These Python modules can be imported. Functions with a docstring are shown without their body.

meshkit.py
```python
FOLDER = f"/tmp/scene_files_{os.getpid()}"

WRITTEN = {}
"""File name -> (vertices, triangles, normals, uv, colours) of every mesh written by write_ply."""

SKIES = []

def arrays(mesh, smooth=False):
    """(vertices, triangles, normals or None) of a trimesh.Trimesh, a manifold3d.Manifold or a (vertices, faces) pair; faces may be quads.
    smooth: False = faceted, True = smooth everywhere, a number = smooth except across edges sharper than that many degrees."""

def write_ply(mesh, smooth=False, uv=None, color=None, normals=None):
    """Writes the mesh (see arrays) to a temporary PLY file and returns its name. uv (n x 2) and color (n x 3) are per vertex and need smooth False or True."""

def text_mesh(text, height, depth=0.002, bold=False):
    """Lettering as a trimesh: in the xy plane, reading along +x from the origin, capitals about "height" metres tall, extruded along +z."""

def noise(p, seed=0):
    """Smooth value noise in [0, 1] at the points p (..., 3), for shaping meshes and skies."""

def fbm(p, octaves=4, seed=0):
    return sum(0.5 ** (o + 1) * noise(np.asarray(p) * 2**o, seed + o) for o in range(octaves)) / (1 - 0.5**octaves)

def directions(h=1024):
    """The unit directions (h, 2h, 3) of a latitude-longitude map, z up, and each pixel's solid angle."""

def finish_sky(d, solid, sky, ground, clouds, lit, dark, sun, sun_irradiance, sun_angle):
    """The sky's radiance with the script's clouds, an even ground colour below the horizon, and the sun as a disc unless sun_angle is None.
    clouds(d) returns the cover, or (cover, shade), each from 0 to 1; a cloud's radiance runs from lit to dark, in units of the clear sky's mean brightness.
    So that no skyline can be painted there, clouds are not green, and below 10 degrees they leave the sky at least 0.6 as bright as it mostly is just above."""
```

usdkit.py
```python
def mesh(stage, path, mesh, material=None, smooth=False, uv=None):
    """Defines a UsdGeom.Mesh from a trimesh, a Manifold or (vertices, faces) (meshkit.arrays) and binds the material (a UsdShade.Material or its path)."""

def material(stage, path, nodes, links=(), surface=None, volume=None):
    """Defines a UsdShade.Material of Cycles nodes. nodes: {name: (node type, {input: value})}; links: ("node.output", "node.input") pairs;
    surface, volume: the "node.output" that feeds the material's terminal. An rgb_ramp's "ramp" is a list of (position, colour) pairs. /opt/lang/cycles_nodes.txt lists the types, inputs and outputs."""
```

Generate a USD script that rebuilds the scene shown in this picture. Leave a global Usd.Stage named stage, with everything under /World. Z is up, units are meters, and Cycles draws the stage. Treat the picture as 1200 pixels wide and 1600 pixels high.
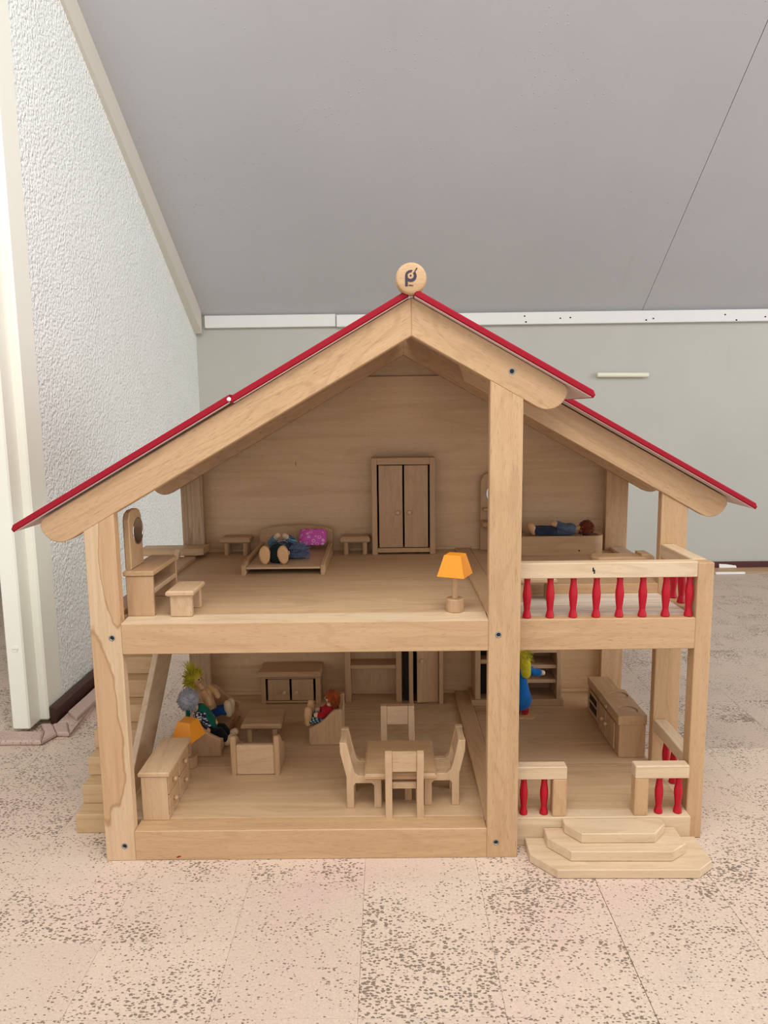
import math, random
import numpy as np, trimesh, manifold3d, usdkit, meshkit
import mapbox_earcut as earcut
from pxr import Usd, UsdGeom, UsdLux, UsdShade, Gf, Sdf, Vt

stage = Usd.Stage.CreateInMemory()
UsdGeom.SetStageUpAxis(stage, 'Z'); UsdGeom.SetStageMetersPerUnit(stage, 1.0)
UsdGeom.Xform.Define(stage, '/World')
rng = np.random.default_rng(7)

# ------------------------------------------------------------------ camera, sky, lights, exposure
CAM = (0.37764124, -0.86516798, 0.58111919)
YAW, PITCH, ROLL = [math.radians(a) for a in (-0.36452348, 7.899856, -0.72552263)]
FPX = 1110.4323
cam = UsdGeom.Camera.Define(stage, '/World/camera')
_f = np.array([math.sin(YAW)*math.cos(PITCH), math.cos(YAW)*math.cos(PITCH), -math.sin(PITCH)])
_r = np.array([math.cos(YAW), -math.sin(YAW), 0.0]); _u = np.cross(_r, _f)
_c, _s = math.cos(ROLL), math.sin(ROLL)
_r, _u = _c*_r + _s*_u, -_s*_r + _c*_u
cam.AddTransformOp().Set(Gf.Matrix4d(*_r, 0, *_u, 0, *(-_f), 0, *CAM, 1))
cam.CreateHorizontalApertureAttr(24.0); cam.CreateFocalLengthAttr(24.0*FPX/1200); cam.CreateVerticalApertureAttr(32.0)
cam.CreateClippingRangeAttr((0.02, 100.0)); cam.CreateExposureAttr(-0.16)

def dome_light(color, strength):
    d = UsdLux.DomeLight.Define(stage, '/World/sky_light')
    d.CreateColorAttr(Gf.Vec3f(*color)); d.CreateIntensityAttr(strength)

def rect_light(name, center, target, w, h, color, power):
    l = UsdLux.RectLight.Define(stage, '/World/'+name)
    c, t = np.array(center, float), np.array(target, float)
    z = c - t; z /= np.linalg.norm(z)
    x = np.cross([0, 0, 1.0], z); x /= np.linalg.norm(x); y = np.cross(z, x)
    l.AddTransformOp().Set(Gf.Matrix4d(*x, 0, *y, 0, *z, 0, *c, 1))
    l.CreateWidthAttr(w); l.CreateHeightAttr(h); l.CreateColorAttr(Gf.Vec3f(*color)); l.CreateIntensityAttr(power)

dome_light((0.98, 0.98, 1.0), 0.38)
rect_light('skylight_window', (0.42, -0.66, 1.80), (0.20, 0.70, 0.30), 0.95, 0.95, (1.0, 0.975, 0.93), 6.9)
rect_light('side_window', (3.80, -0.60, 1.30), (-0.30, 0.80, 0.80), 1.4, 1.2, (0.92, 0.96, 1.0), 7.0)

# ------------------------------------------------------------------ small helpers
used = {}
def numbered(path):
    n = used.get(path, -1) + 1; used[path] = n
    return path if n == 0 else f'{path}_{n:03d}'
BASE = {}
def tag(prim, label=None, cat=None, group=None, kind=None):
    for k, v in (('label', label), ('category', cat), ('group', group), ('kind', kind)):
        if v: prim.SetCustomDataByKey(k, v)
def thing(name, label, cat, loc=(0, 0, 0), rz=0.0, group=None, kind=None, local=False):
    p = numbered('/World/'+name)
    x = UsdGeom.Xform.Define(stage, p)
    x.AddTranslateOp().Set(Gf.Vec3d(*map(float, loc)))
    if rz: x.AddRotateZOp().Set(float(rz))
    BASE[p] = np.zeros(3) if local else np.array(loc, float)
    tag(x.GetPrim(), label, cat, group, kind)
    return p
def obj(name, m, mat, parent='/World', smooth=30, label=None, kind=None, cat=None, group=None):
    p = numbered(parent+'/'+name)
    off = BASE.get(parent, np.zeros(3)); BASE[p] = off
    v, f = m if isinstance(m, tuple) else (m.vertices, m.faces)
    mm = trimesh.Trimesh(np.asarray(v, float) - off, f, process=False)
    g = usdkit.mesh(stage, p, mm, M[mat] if isinstance(mat, str) else mat, smooth=smooth)
    tag(g.GetPrim(), label, cat, group, kind)
    return p
def copy_of(src, loc, rz, label, group=None):
    q = numbered(src.rstrip('0123456789').rstrip('_') if src[-3:].isdigit() else src)
    x = UsdGeom.Xform.Define(stage, q)
    pr = x.GetPrim(); pr.GetReferences().AddInternalReference(Sdf.Path(src))
    x.ClearXformOpOrder()
    x.AddTranslateOp().Set(Gf.Vec3d(*map(float, loc))); 
    rot = [o for o in x.GetOrderedXformOps() if 'rotate' in o.GetOpName()]
    x.AddRotateZOp().Set(float(rz))
    pr.SetInstanceable(True); tag(pr, label, None, group)
    return q

def cat_(*ms): return trimesh.util.concatenate([m for m in ms])
def box(x0, x1, y0, y1, z0, z1, b=0.0008):
    x0, x1 = min(x0, x1), max(x0, x1); y0, y1 = min(y0, y1), max(y0, y1); z0, z1 = min(z0, z1), max(z0, z1)
    b = min(b, (x1-x0)*.45, (y1-y0)*.45, (z1-z0)*.45)
    P = []
    for X, sx in ((x0, 1), (x1, -1)):
        for Yv, sy in ((y0, 1), (y1, -1)):
            for Z, sz in ((z0, 1), (z1, -1)):
                P += [(X, Yv+sy*b, Z+sz*b), (X+sx*b, Yv, Z+sz*b), (X+sx*b, Yv+sy*b, Z)]
    return trimesh.Trimesh(P, trimesh.convex.convex_hull(np.array(P)).faces, process=False) if False else trimesh.convex.convex_hull(np.array(P))
def _inset(p, b):
    p = np.asarray(p, float); n = len(p); out = []
    for i in range(n):
        a, c, d = p[i-1], p[i], p[(i+1) % n]
        e1, e2 = (c-a)/np.linalg.norm(c-a), (d-c)/np.linalg.norm(d-c)
        n1, n2 = np.array([-e1[1], e1[0]]), np.array([-e2[1], e2[0]])
        k = n1+n2; L = k.dot(k)
        out.append(c + (b*2*k/L if L > .3 else b*n1))
    return np.array(out)
def prism(poly, axis, a0, a1, b=0.0008):
    """polygon (two world coords in axis order, the extruded axis left out) extruded along axis with chamfered rims"""
    p = np.asarray(poly, float)
    if np.sum(p[:, 0]*np.roll(p[:, 1], -1) - np.roll(p[:, 0], -1)*p[:, 1]) < 0: p = p[::-1]
    q = _inset(p, b); n = len(p)
    layers = [(q, a0), (p, a0+b), (p, a1-b), (q, a1)] if b > 0 else [(p, a0), (p, a1)]
    V = np.vstack([np.c_[l, np.full(n, a)] for l, a in layers])
    F = []
    for k in range(len(layers)-1):
        for i in range(n):
            j = (i+1) % n
            F += [(k*n+i, k*n+j, (k+1)*n+j), (k*n+i, (k+1)*n+j, (k+1)*n+i)]
    t = earcut.triangulate_float64(q if b > 0 else p, np.array([n], np.uint32)).reshape(-1, 3).astype(int)
    F += [tuple(x[::-1]) for x in t] + [tuple(x + (len(layers)-1)*n) for x in t]
    u, v, w = V.T
    V = {'x': np.c_[w, u, v], 'y': np.c_[u, w, v], 'z': np.c_[u, v, w]}[axis]
    F = np.array(F)
    if axis == 'y': F = F[:, ::-1]
    return trimesh.Trimesh(V, F, process=False)
def rod(p0, p1, r0, r1=None, n=16, b=0.0004):
    r1 = r0 if r1 is None else r1
    p0, p1 = np.array(p0, float), np.array(p1, float); L = np.linalg.norm(p1-p0); b = min(b, L*.3)
    return lathe([(0, 0), (r0-b, 0), (r0, b), (r1, L-b), (r1-b, L), (0, L)], p0, (p1-p0)/L, n)
def lathe(prof, p0=(0, 0, 0), d=(0, 0, 1), n=20):
    d = np.array(d, float); a = np.cross(d, [0, 0, 1.0] if abs(d[2]) < .9 else [1.0, 0, 0]); a /= np.linalg.norm(a); c = np.cross(d, a)
    t = np.arange(n)*2*np.pi/n; V, F = [], []
    for r, h in prof:
        for x in t: V.append(np.array(p0) + h*d + r*(math.cos(x)*a + math.sin(x)*c))
    for k in range(len(prof)-1):
        for i in range(n):
            j = (i+1) % n
            F += [(k*n+i, (k+1)*n+j, k*n+j), (k*n+i, (k+1)*n+i, (k+1)*n+j)]
    m = trimesh.Trimesh(V, F, process=True); m.update_faces(m.nondegenerate_faces()); m.fix_normals()
    return m
def ball(c, r, sx=1, sy=1, sz=1, sub=2):
    m = trimesh.creation.icosphere(subdivisions=sub, radius=1.0); m.vertices = m.vertices*np.array([sx, sy, sz])*r + np.array(c); return m
def chain(pts, seg=18):
    """hulls of successive spheres (x, y, z, r) joined into one surface"""
    def sph(p):
        return manifold3d.Manifold.sphere(p[3], seg).translate([float(x) for x in p[:3]])
    out = [manifold3d.Manifold.batch_hull([sph(a), sph(b)]) for a, b in zip(pts[:-1], pts[1:])]
    return out
def union(ms):
    m = manifold3d.Manifold.batch_boolean(ms, manifold3d.OpType.Add).to_mesh()
    return trimesh.Trimesh(m.vert_properties[:, :3], m.tri_verts, process=False)
def smooth_union(ms, edge=.002, it=6):
    m = manifold3d.Manifold.batch_boolean(ms, manifold3d.OpType.Add).refine_to_length(edge).to_mesh()
    t = trimesh.Trimesh(m.vert_properties[:, :3], m.tri_verts, process=True)
    trimesh.smoothing.filter_taubin(t, iterations=it)
    return t
def arc(cx, cy, r, a0, a1, n=6):
    return [(cx + r*math.cos(math.radians(a0+(a1-a0)*k/n)), cy + r*math.sin(math.radians(a0+(a1-a0)*k/n))) for k in range(n+1)]

# ------------------------------------------------------------------ materials
M = {}
def mk(name, nodes, links, surface='p.BSDF'):
    M[name] = usdkit.material(stage, '/World/Looks/'+name, nodes, links, surface=surface); return M[name]
def plain(name, col, rough=.5, spec=.5, metal=0.0, extra=None):
    d = {'base_color': col, 'roughness': rough, 'specular_ior_level': spec, 'metallic': metal}; d.update(extra or {})
    return mk(name, {'p': ('principled_bsdf', d)}, [])
def wood(name, light, mid, line, axis='x', rot=(0, 0, 0), bands=110., along=7., rings=.18, fleck=.5, rough=.48, world=False, bigscale=(2.5, 16.)):
    ax = 'xyz'.index(axis)
    def sc(a, c):
        s = [c, c, c]; s[ax] = a; return tuple(s)
    n = {
        'tc': ('texture_coordinate', {}), 'oi': ('object_info', {}),
        'off': ('vector_math', {'math_type': 'scale', 'vector1': (3.1, 7.7, 5.3)}),
        'add': ('vector_math', {'math_type': 'add'}),
        'rot': ('mapping', {'mapping_type': 'point', 'rotation': tuple(math.radians(a) for a in rot)}),
        'm1': ('mapping', {'scale': sc(along, bands)}), 'm2': ('mapping', {'scale': sc(90., 1500.)}), 'm3': ('mapping', {'scale': sc(*bigscale)}),
        'n1': ('noise_texture', {'scale': 1.0, 'detail': 4.0, 'roughness': .6, 'distortion': .35}),
        'n2': ('noise_texture', {'scale': 1.0, 'detail': 1.0}),
        'n3': ('noise_texture', {'scale': 1.0, 'detail': 2.0, 'distortion': .6}),
        'k': ('math', {'math_type': 'multiply', 'value2': 60.0}), 'sn': ('math', {'math_type': 'sine'}),
        'rr': ('map_range', {'from_min': .55, 'from_max': 1.0, 'to_min': 0.0, 'to_max': rings, 'clamp': True}),
        'r1': ('rgb_ramp', {'ramp': [(.28, mid), (.5, tuple(.5*(a+b) for a, b in zip(light, mid))), (.72, light)]}),
        'fl': ('map_range', {'from_min': .60, 'from_max': .74, 'to_min': 0.0, 'to_max': fleck, 'clamp': True}),
        'c1': ('mix_color', {'blend_type': 'mix', 'b': line}),
        'c2': ('mix_color', {'blend_type': 'mix', 'b': tuple(.55*c for c in line)}),
        'bp': ('bump', {'strength': .10, 'distance': .0006}),
        'p': ('principled_bsdf', {'roughness': rough, 'specular_ior_level': .35}),
    }
    l = [('tc.object' if not world else 'geo.position', 'rot.vector'), ('oi.random', 'off.scale'), ('rot.vector', 'add.vector1'), ('off.vector', 'add.vector2'),
         ('add.vector', 'm1.vector'), ('add.vector', 'm2.vector'), ('add.vector', 'm3.vector'),
         ('m1.vector', 'n1.vector'), ('m2.vector', 'n2.vector'), ('m3.vector', 'n3.vector'),
         ('n3.fac', 'k.value1'), ('k.value', 'sn.value1'), ('sn.value', 'rr.value'), ('n1.fac', 'r1.fac'), ('n2.fac', 'fl.value'),
         ('r1.color', 'c1.a'), ('rr.result', 'c1.fac'), ('c1.result', 'c2.a'), ('fl.result', 'c2.fac'), ('c2.result', 'p.base_color'),
         ('n2.fac', 'bp.height'), ('bp.normal', 'p.normal')]
    if world: n['geo'] = ('geometry', {})
    return mk(name, n, l)

BL, BM, BD = (.585, .375, .205), (.50, .31, .158), (.34, .185, .082)       # beech of the frame
for a in 'xyz': wood('beech_'+a, BL, BM, BD, a, fleck=.42)
wood('beech_rafter_left', BL, BM, BD, 'x', rot=(0, 30.2, 0), fleck=.5, rings=.28, bigscale=(3.2, 20.))
wood('beech_rafter_right', BL, BM, BD, 'x', rot=(0, -30.0, 0), fleck=.5, rings=.22)
for a in 'xyz': wood('pale_'+a, (.70, .54, .36), (.62, .45, .28), (.45, .30, .17), a, fleck=.3, rings=.25)
wood('white_plank', (.78, .70, .60), (.64, .53, .41), (.50, .39, .28), 'x', fleck=.2, rings=.6, bands=70., bigscale=(2.0, 30.))
wood('panel_wall', (.71, .495, .29), (.62, .41, .22), (.46, .275, .13), 'x', fleck=.35, rings=.20, bands=75., along=3., bigscale=(1.2, 14.))
wood('panel_floor', (.61, .425, .25), (.52, .34, .185), (.35, .21, .105), 'x', fleck=.25, rings=.22, bands=80., along=4., bigscale=(1.5, 12.))
FL, FM, FD = (.53, .34, .185), (.45, .275, .14), (.30, .17, .085)
for a in 'xyz': wood('furn_'+a, FL, FM, FD, a, fleck=.35, rings=.2)
for a in 'xyz': wood('furn_pale_'+a, (.61, .425, .255), (.53, .35, .195), (.36, .22, .12), a, fleck=.35, rings=.2)
wood('post_back', (.50, .36, .22), (.43, .29, .17), (.27, .16, .08), 'z', fleck=.5, rings=.7, bands=300., along=5., bigscale=(1.2, 95.))
wood('stair_wood', (.61, .425, .235), (.53, .35, .18), (.40, .24, .11), 'x', fleck=.2, rings=.3, bands=90.)
plain('hutch_back_shade', (.33, .20, .11), .6)  # darker brown for the hutch back, interior shadow put into the colour
# the left post: a darker tongue of heartwood with a sharp dark rim
mk('heartwood_post', {
    'tc': ('texture_coordinate', {}), 'm': ('mapping', {'scale': (34., 34., 13.)}), 'n': ('noise_texture', {'scale': 1.0, 'detail': 3.0, 'distortion': .4}), 'nz': ('math', {'math_type': 'multiply_add', 'value2': .8, 'value3': -.40}),
    'm2': ('mapping', {'scale': (160., 160., 8.)}), 'n2': ('noise_texture', {'scale': 1.0, 'detail': 4.0, 'roughness': .6}),
    'm3': ('mapping', {'scale': (1500., 1500., 90.)}), 'n3': ('noise_texture', {'scale': 1.0, 'detail': 1.0}),
    'ea': ('mapping', {'location': (.398*34, 0, -.178*8.0), 'scale': (34., 0., 8.0)}), 'eb': ('mapping', {'location': (.366*62, 0, -.405*11.), 'scale': (62., 0., 11.)}),
    'la': ('vector_math', {'math_type': 'length'}), 'lb': ('vector_math', {'math_type': 'length'}), 'mn': ('math', {'math_type': 'minimum'}), 'd': ('math', {'math_type': 'add'}),
    'rmp': ('map_range', {'from_min': .94, 'from_max': 1.02, 'to_min': 1.0, 'to_max': 0.0, 'clamp': True}),
    'd1': ('math', {'math_type': 'subtract', 'value2': .97}), 'rim': ('math', {'math_type': 'absolute'}), 'rimr': ('map_range', {'from_min': .008, 'from_max': .055, 'to_min': .65, 'to_max': 0.0, 'clamp': True}),
    'a': ('rgb_ramp', {'ramp': [(.3, (.56, .375, .215)), (.7, (.66, .47, .29))]}), 'b': ('rgb_ramp', {'ramp': [(.3, (.50, .30, .155)), (.7, (.58, .37, .20))]}),
    'c1': ('mix_color', {}), 'c2': ('mix_color', {'b': (.33, .17, .075)}), 'fl': ('map_range', {'from_min': .60, 'from_max': .75, 'to_min': 0.0, 'to_max': .3, 'clamp': True}), 'c3': ('mix_color', {'b': (.22, .12, .05)}),
    'p': ('principled_bsdf', {'roughness': .5, 'specular_ior_level': .35})},
   [('tc.object', 'm.vector'), ('tc.object', 'm2.vector'), ('tc.object', 'm3.vector'), ('tc.object', 'ea.vector'), ('tc.object', 'eb.vector'), ('m.vector', 'n.vector'), ('m2.vector', 'n2.vector'), ('m3.vector', 'n3.vector'),
    ('n.fac', 'nz.value1'), ('ea.vector', 'la.vector1'), ('eb.vector', 'lb.vector1'), ('la.value', 'mn.value1'), ('lb.value', 'mn.value2'), ('mn.value', 'd.value1'), ('nz.value', 'd.value2'),
    ('d.value', 'rmp.value'), ('d.value', 'd1.value1'), ('d1.value', 'rim.value1'), ('rim.value', 'rimr.value'),
    ('n2.fac', 'a.fac'), ('n2.fac', 'b.fac'), ('rmp.result', 'c1.fac'), ('a.color', 'c1.a'), ('b.color', 'c1.b'), ('c1.result', 'c2.a'), ('rimr.result', 'c2.fac'),
    ('n3.fac', 'fl.value'), ('c2.result', 'c3.a'), ('fl.result', 'c3.fac'), ('c3.result', 'p.base_color')])
plain('red_paint', (.31, .002, .014), .42, .25)
plain('red_baluster', (.45, .003, .016), .36, .35)
plain('white_underside', (.62, .50, .46), .6)
plain('chip_white', (.80, .76, .72), .6)
plain('orange_shade', (.83, .30, .012), .42)
plain('screw_metal', (.30, .30, .29), .35, .5, .8)
plain('screw_hole', (.01, .01, .01), .7)
plain('ink', (.035, .02, .045), .5)
plain('dark_gap', (.02, .013, .01), .8)  # near black: shade inside gaps and cupboards put into the colour
plain('mirror_metal', (.55, .57, .58), .12, .5, 1.0)
plain('dark_baseboard', (.055, .016, .010), .45)
plain('red_baseboard', (.075, .012, .012), .45)
plain('cream_paint', (.88, .875, .76), .42)
plain('white_trim', (.74, .74, .70), .45)
plain('beam_paint', (.66, .615, .53), .5)
plain('hook_paint', (.80, .79, .62), .4)
plain('white_stick', (.82, .80, .76), .5)
plain('black_eye', (.01, .01, .012), .3)
plain('mouth_red', (.45, .08, .05), .5)
def doll_wood(name, c): wood(name, c, tuple(.88*x for x in c), tuple(.7*x for x in c), 'z', fleck=.2, rings=.15)
doll_wood('doll_wood', (.68, .40, .19)); doll_wood('doll_wood_pale', (.66, .49, .31))
def cloth(name, c, var=.75, scale=900.):
    mk(name, {'tc': ('texture_coordinate', {}), 'n': ('noise_texture', {'scale': scale, 'detail': 2.0}), 'n2': ('noise_texture', {'scale': 110., 'detail': 2.0}), 'mu': ('math', {'math_type': 'multiply'}),
              'r': ('rgb_ramp', {'ramp': [(.14, tuple(var*x for x in c)), (.36, c)]}), 'b': ('bump', {'strength': .5, 'distance': .0006}),
              'p': ('principled_bsdf', {'roughness': .9, 'specular_ior_level': .1, 'sheen_weight': .15})},
       [('tc.object', 'n.vector'), ('tc.object', 'n2.vector'), ('n.fac', 'mu.value1'), ('n2.fac', 'mu.value2'), ('mu.value', 'r.fac'), ('n.fac', 'b.height'), ('r.color', 'p.base_color'), ('b.normal', 'p.normal')])
cloth('green_felt', (.008, .12, .075)); cloth('black_cloth', (.008, .009, .012)); cloth('blue_cloth', (.012, .06, .24)); cloth('bright_blue', (.010, .13, .40), .8)
cloth('denim', (.10, .135, .20), .6); cloth('dark_denim', (.035, .05, .085), .5); cloth('red_cloth', (.42, .010, .015)); cloth('yellow_hair', (.60, .52, .03), .7); cloth('grey_hair', (.40, .42, .45), .7)
cloth('red_hair', (.36, .075, .015), .6); cloth('auburn_hair', (.19, .035, .012), .5); cloth('blue_tulle', (.19, .25, .40), .6)
def plaid(name, a, b, c, s=260.):
    mk(name, {'tc': ('texture_coordinate', {}), 'm': ('mapping', {'rotation': (.5, .35, .7), 'scale': (s, s, s)}), 'sx': ('separate_xyz', {}),
              'f1': ('math', {'math_type': 'fraction'}), 'f2': ('math', {'math_type': 'fraction'}), 'l1': ('math', {'math_type': 'less_than', 'value2': .5}), 'l2': ('math', {'math_type': 'less_than', 'value2': .5}),
              'c1': ('mix_color', {'a': a, 'b': b}), 'c2': ('mix_color', {'b': c}), 'h': ('math', {'math_type': 'multiply', 'value2': .75}),
              'p': ('principled_bsdf', {'roughness': .9, 'specular_ior_level': .1})},
       [('tc.object', 'm.vector'), ('m.vector', 'sx.vector'), ('sx.x', 'f1.value1'), ('sx.z', 'f2.value1'), ('f1.value', 'l1.value1'), ('f2.value', 'l2.value1'), ('l1.value', 'c1.fac'), ('c1.result', 'c2.a'), ('l2.value', 'h.value1'), ('h.value', 'c2.fac'), ('c2.result', 'p.base_color')])
plaid('plaid_shirt', (.60, .60, .58), (.03, .03, .05), (.02, .02, .05)); plaid('plaid_trousers', (.45, .50, .48), (.03, .08, .10), (.02, .06, .07)); plaid('plaid_blouse', (.22, .30, .36), (.05, .09, .15), (.10, .16, .22), 320.); plaid('dark_plaid', (.012, .03, .03), (.008, .012, .02), (.03, .06, .05), 300.)
# pink cushion with printed white rings
mk('pink_print', {'tc': ('texture_coordinate', {}), 'v': ('voronoi_texture', {'scale': 110., 'randomness': .8}), 'a': ('math', {'math_type': 'subtract', 'value2': .30}), 'b': ('math', {'math_type': 'absolute'}),
                  'r': ('map_range', {'from_min': .05, 'from_max': .09, 'to_min': .8, 'to_max': 0.0, 'clamp': True}), 'c': ('mix_color', {'a': (.74, .13, .53), 'b': (.88, .60, .78)}),
                  'p': ('principled_bsdf', {'roughness': .85, 'specular_ior_level': .1})},
   [('tc.object', 'v.vector'), ('v.distance', 'a.value1'), ('a.value', 'b.value1'), ('b.value', 'r.value'), ('r.result', 'c.fac'), ('c.result', 'p.base_color')])
# plaster, painted board, cork
mk('plaster', {'g': ('geometry', {}), 'n': ('noise_texture', {'scale': 140., 'detail': 3.0, 'roughness': .6}), 'n2': ('noise_texture', {'scale': 7., 'detail': 3.0}), 'v': ('voronoi_texture', {'scale': 150., 'feature': 'smooth_f1', 'smoothness': .6}),
               'ad': ('math', {'math_type': 'multiply_add', 'value2': -.5}), 'b': ('bump', {'strength': 1.0, 'distance': .006}), 'r': ('rgb_ramp', {'ramp': [(.3, (.88, .90, .86)), (.7, (.91, .93, .89))]}), 'p': ('principled_bsdf', {'roughness': .85, 'specular_ior_level': .2})},
   [('g.position', 'n.vector'), ('g.position', 'n2.vector'), ('g.position', 'v.vector'), ('v.distance', 'ad.value1'), ('n.fac', 'ad.value3'), ('ad.value', 'b.height'), ('b.normal', 'p.normal'), ('n2.fac', 'r.fac'), ('r.color', 'p.base_color')])
def painted(name, c1, c2, bump=.25, rough=.45):
    mk(name, {'g': ('geometry', {}), 'n': ('noise_texture', {'scale': 2.2, 'detail': 4.0, 'roughness': .6}), 'v': ('voronoi_texture', {'scale': 70., 'randomness': 1.0}), 'n2': ('noise_texture', {'scale': 3.5, 'detail': 3.0}),
              'dot': ('map_range', {'from_min': .04, 'from_max': .16, 'to_min': 1.0, 'to_max': 0.0, 'clamp': True}), 'msk': ('map_range', {'from_min': .52, 'from_max': .66, 'to_min': 0.0, 'to_max': 1.0, 'clamp': True}), 'mm': ('math', {'math_type': 'multiply'}),
              'b': ('bump', {'strength': bump, 'distance': .004}), 'm4': ('mapping', {'scale': (14., 3., 3.)}), 'n4': ('noise_texture', {'scale': 1.0, 'detail': 3.0}), 'sm': ('map_range', {'from_min': .66, 'from_max': .82, 'to_min': 0.0, 'to_max': .22, 'clamp': True}),
              'r': ('rgb_ramp', {'ramp': [(.3, c1), (.7, c2)]}), 'mx': ('mix_color', {'b': (.36, .31, .25)}), 'p': ('principled_bsdf', {'roughness': rough, 'specular_ior_level': .3})},
       [('g.position', 'n.vector'), ('g.position', 'v.vector'), ('g.position', 'n2.vector'), ('g.position', 'm4.vector'), ('m4.vector', 'n4.vector'), ('n4.fac', 'sm.value'), ('v.distance', 'dot.value'), ('n2.fac', 'msk.value'), ('dot.result', 'mm.value1'), ('msk.result', 'mm.value2'), ('mm.value', 'b.height'), ('b.normal', 'p.normal'),
        ('n.fac', 'r.fac'), ('r.color', 'mx.a'), ('sm.result', 'mx.fac'), ('mx.result', 'p.base_color')])
painted('ceiling_paint', (.52, .525, .54), (.555, .56, .575), .45)
painted('wall_paint', (.455, .45, .40), (.49, .485, .43), .1)
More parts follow.
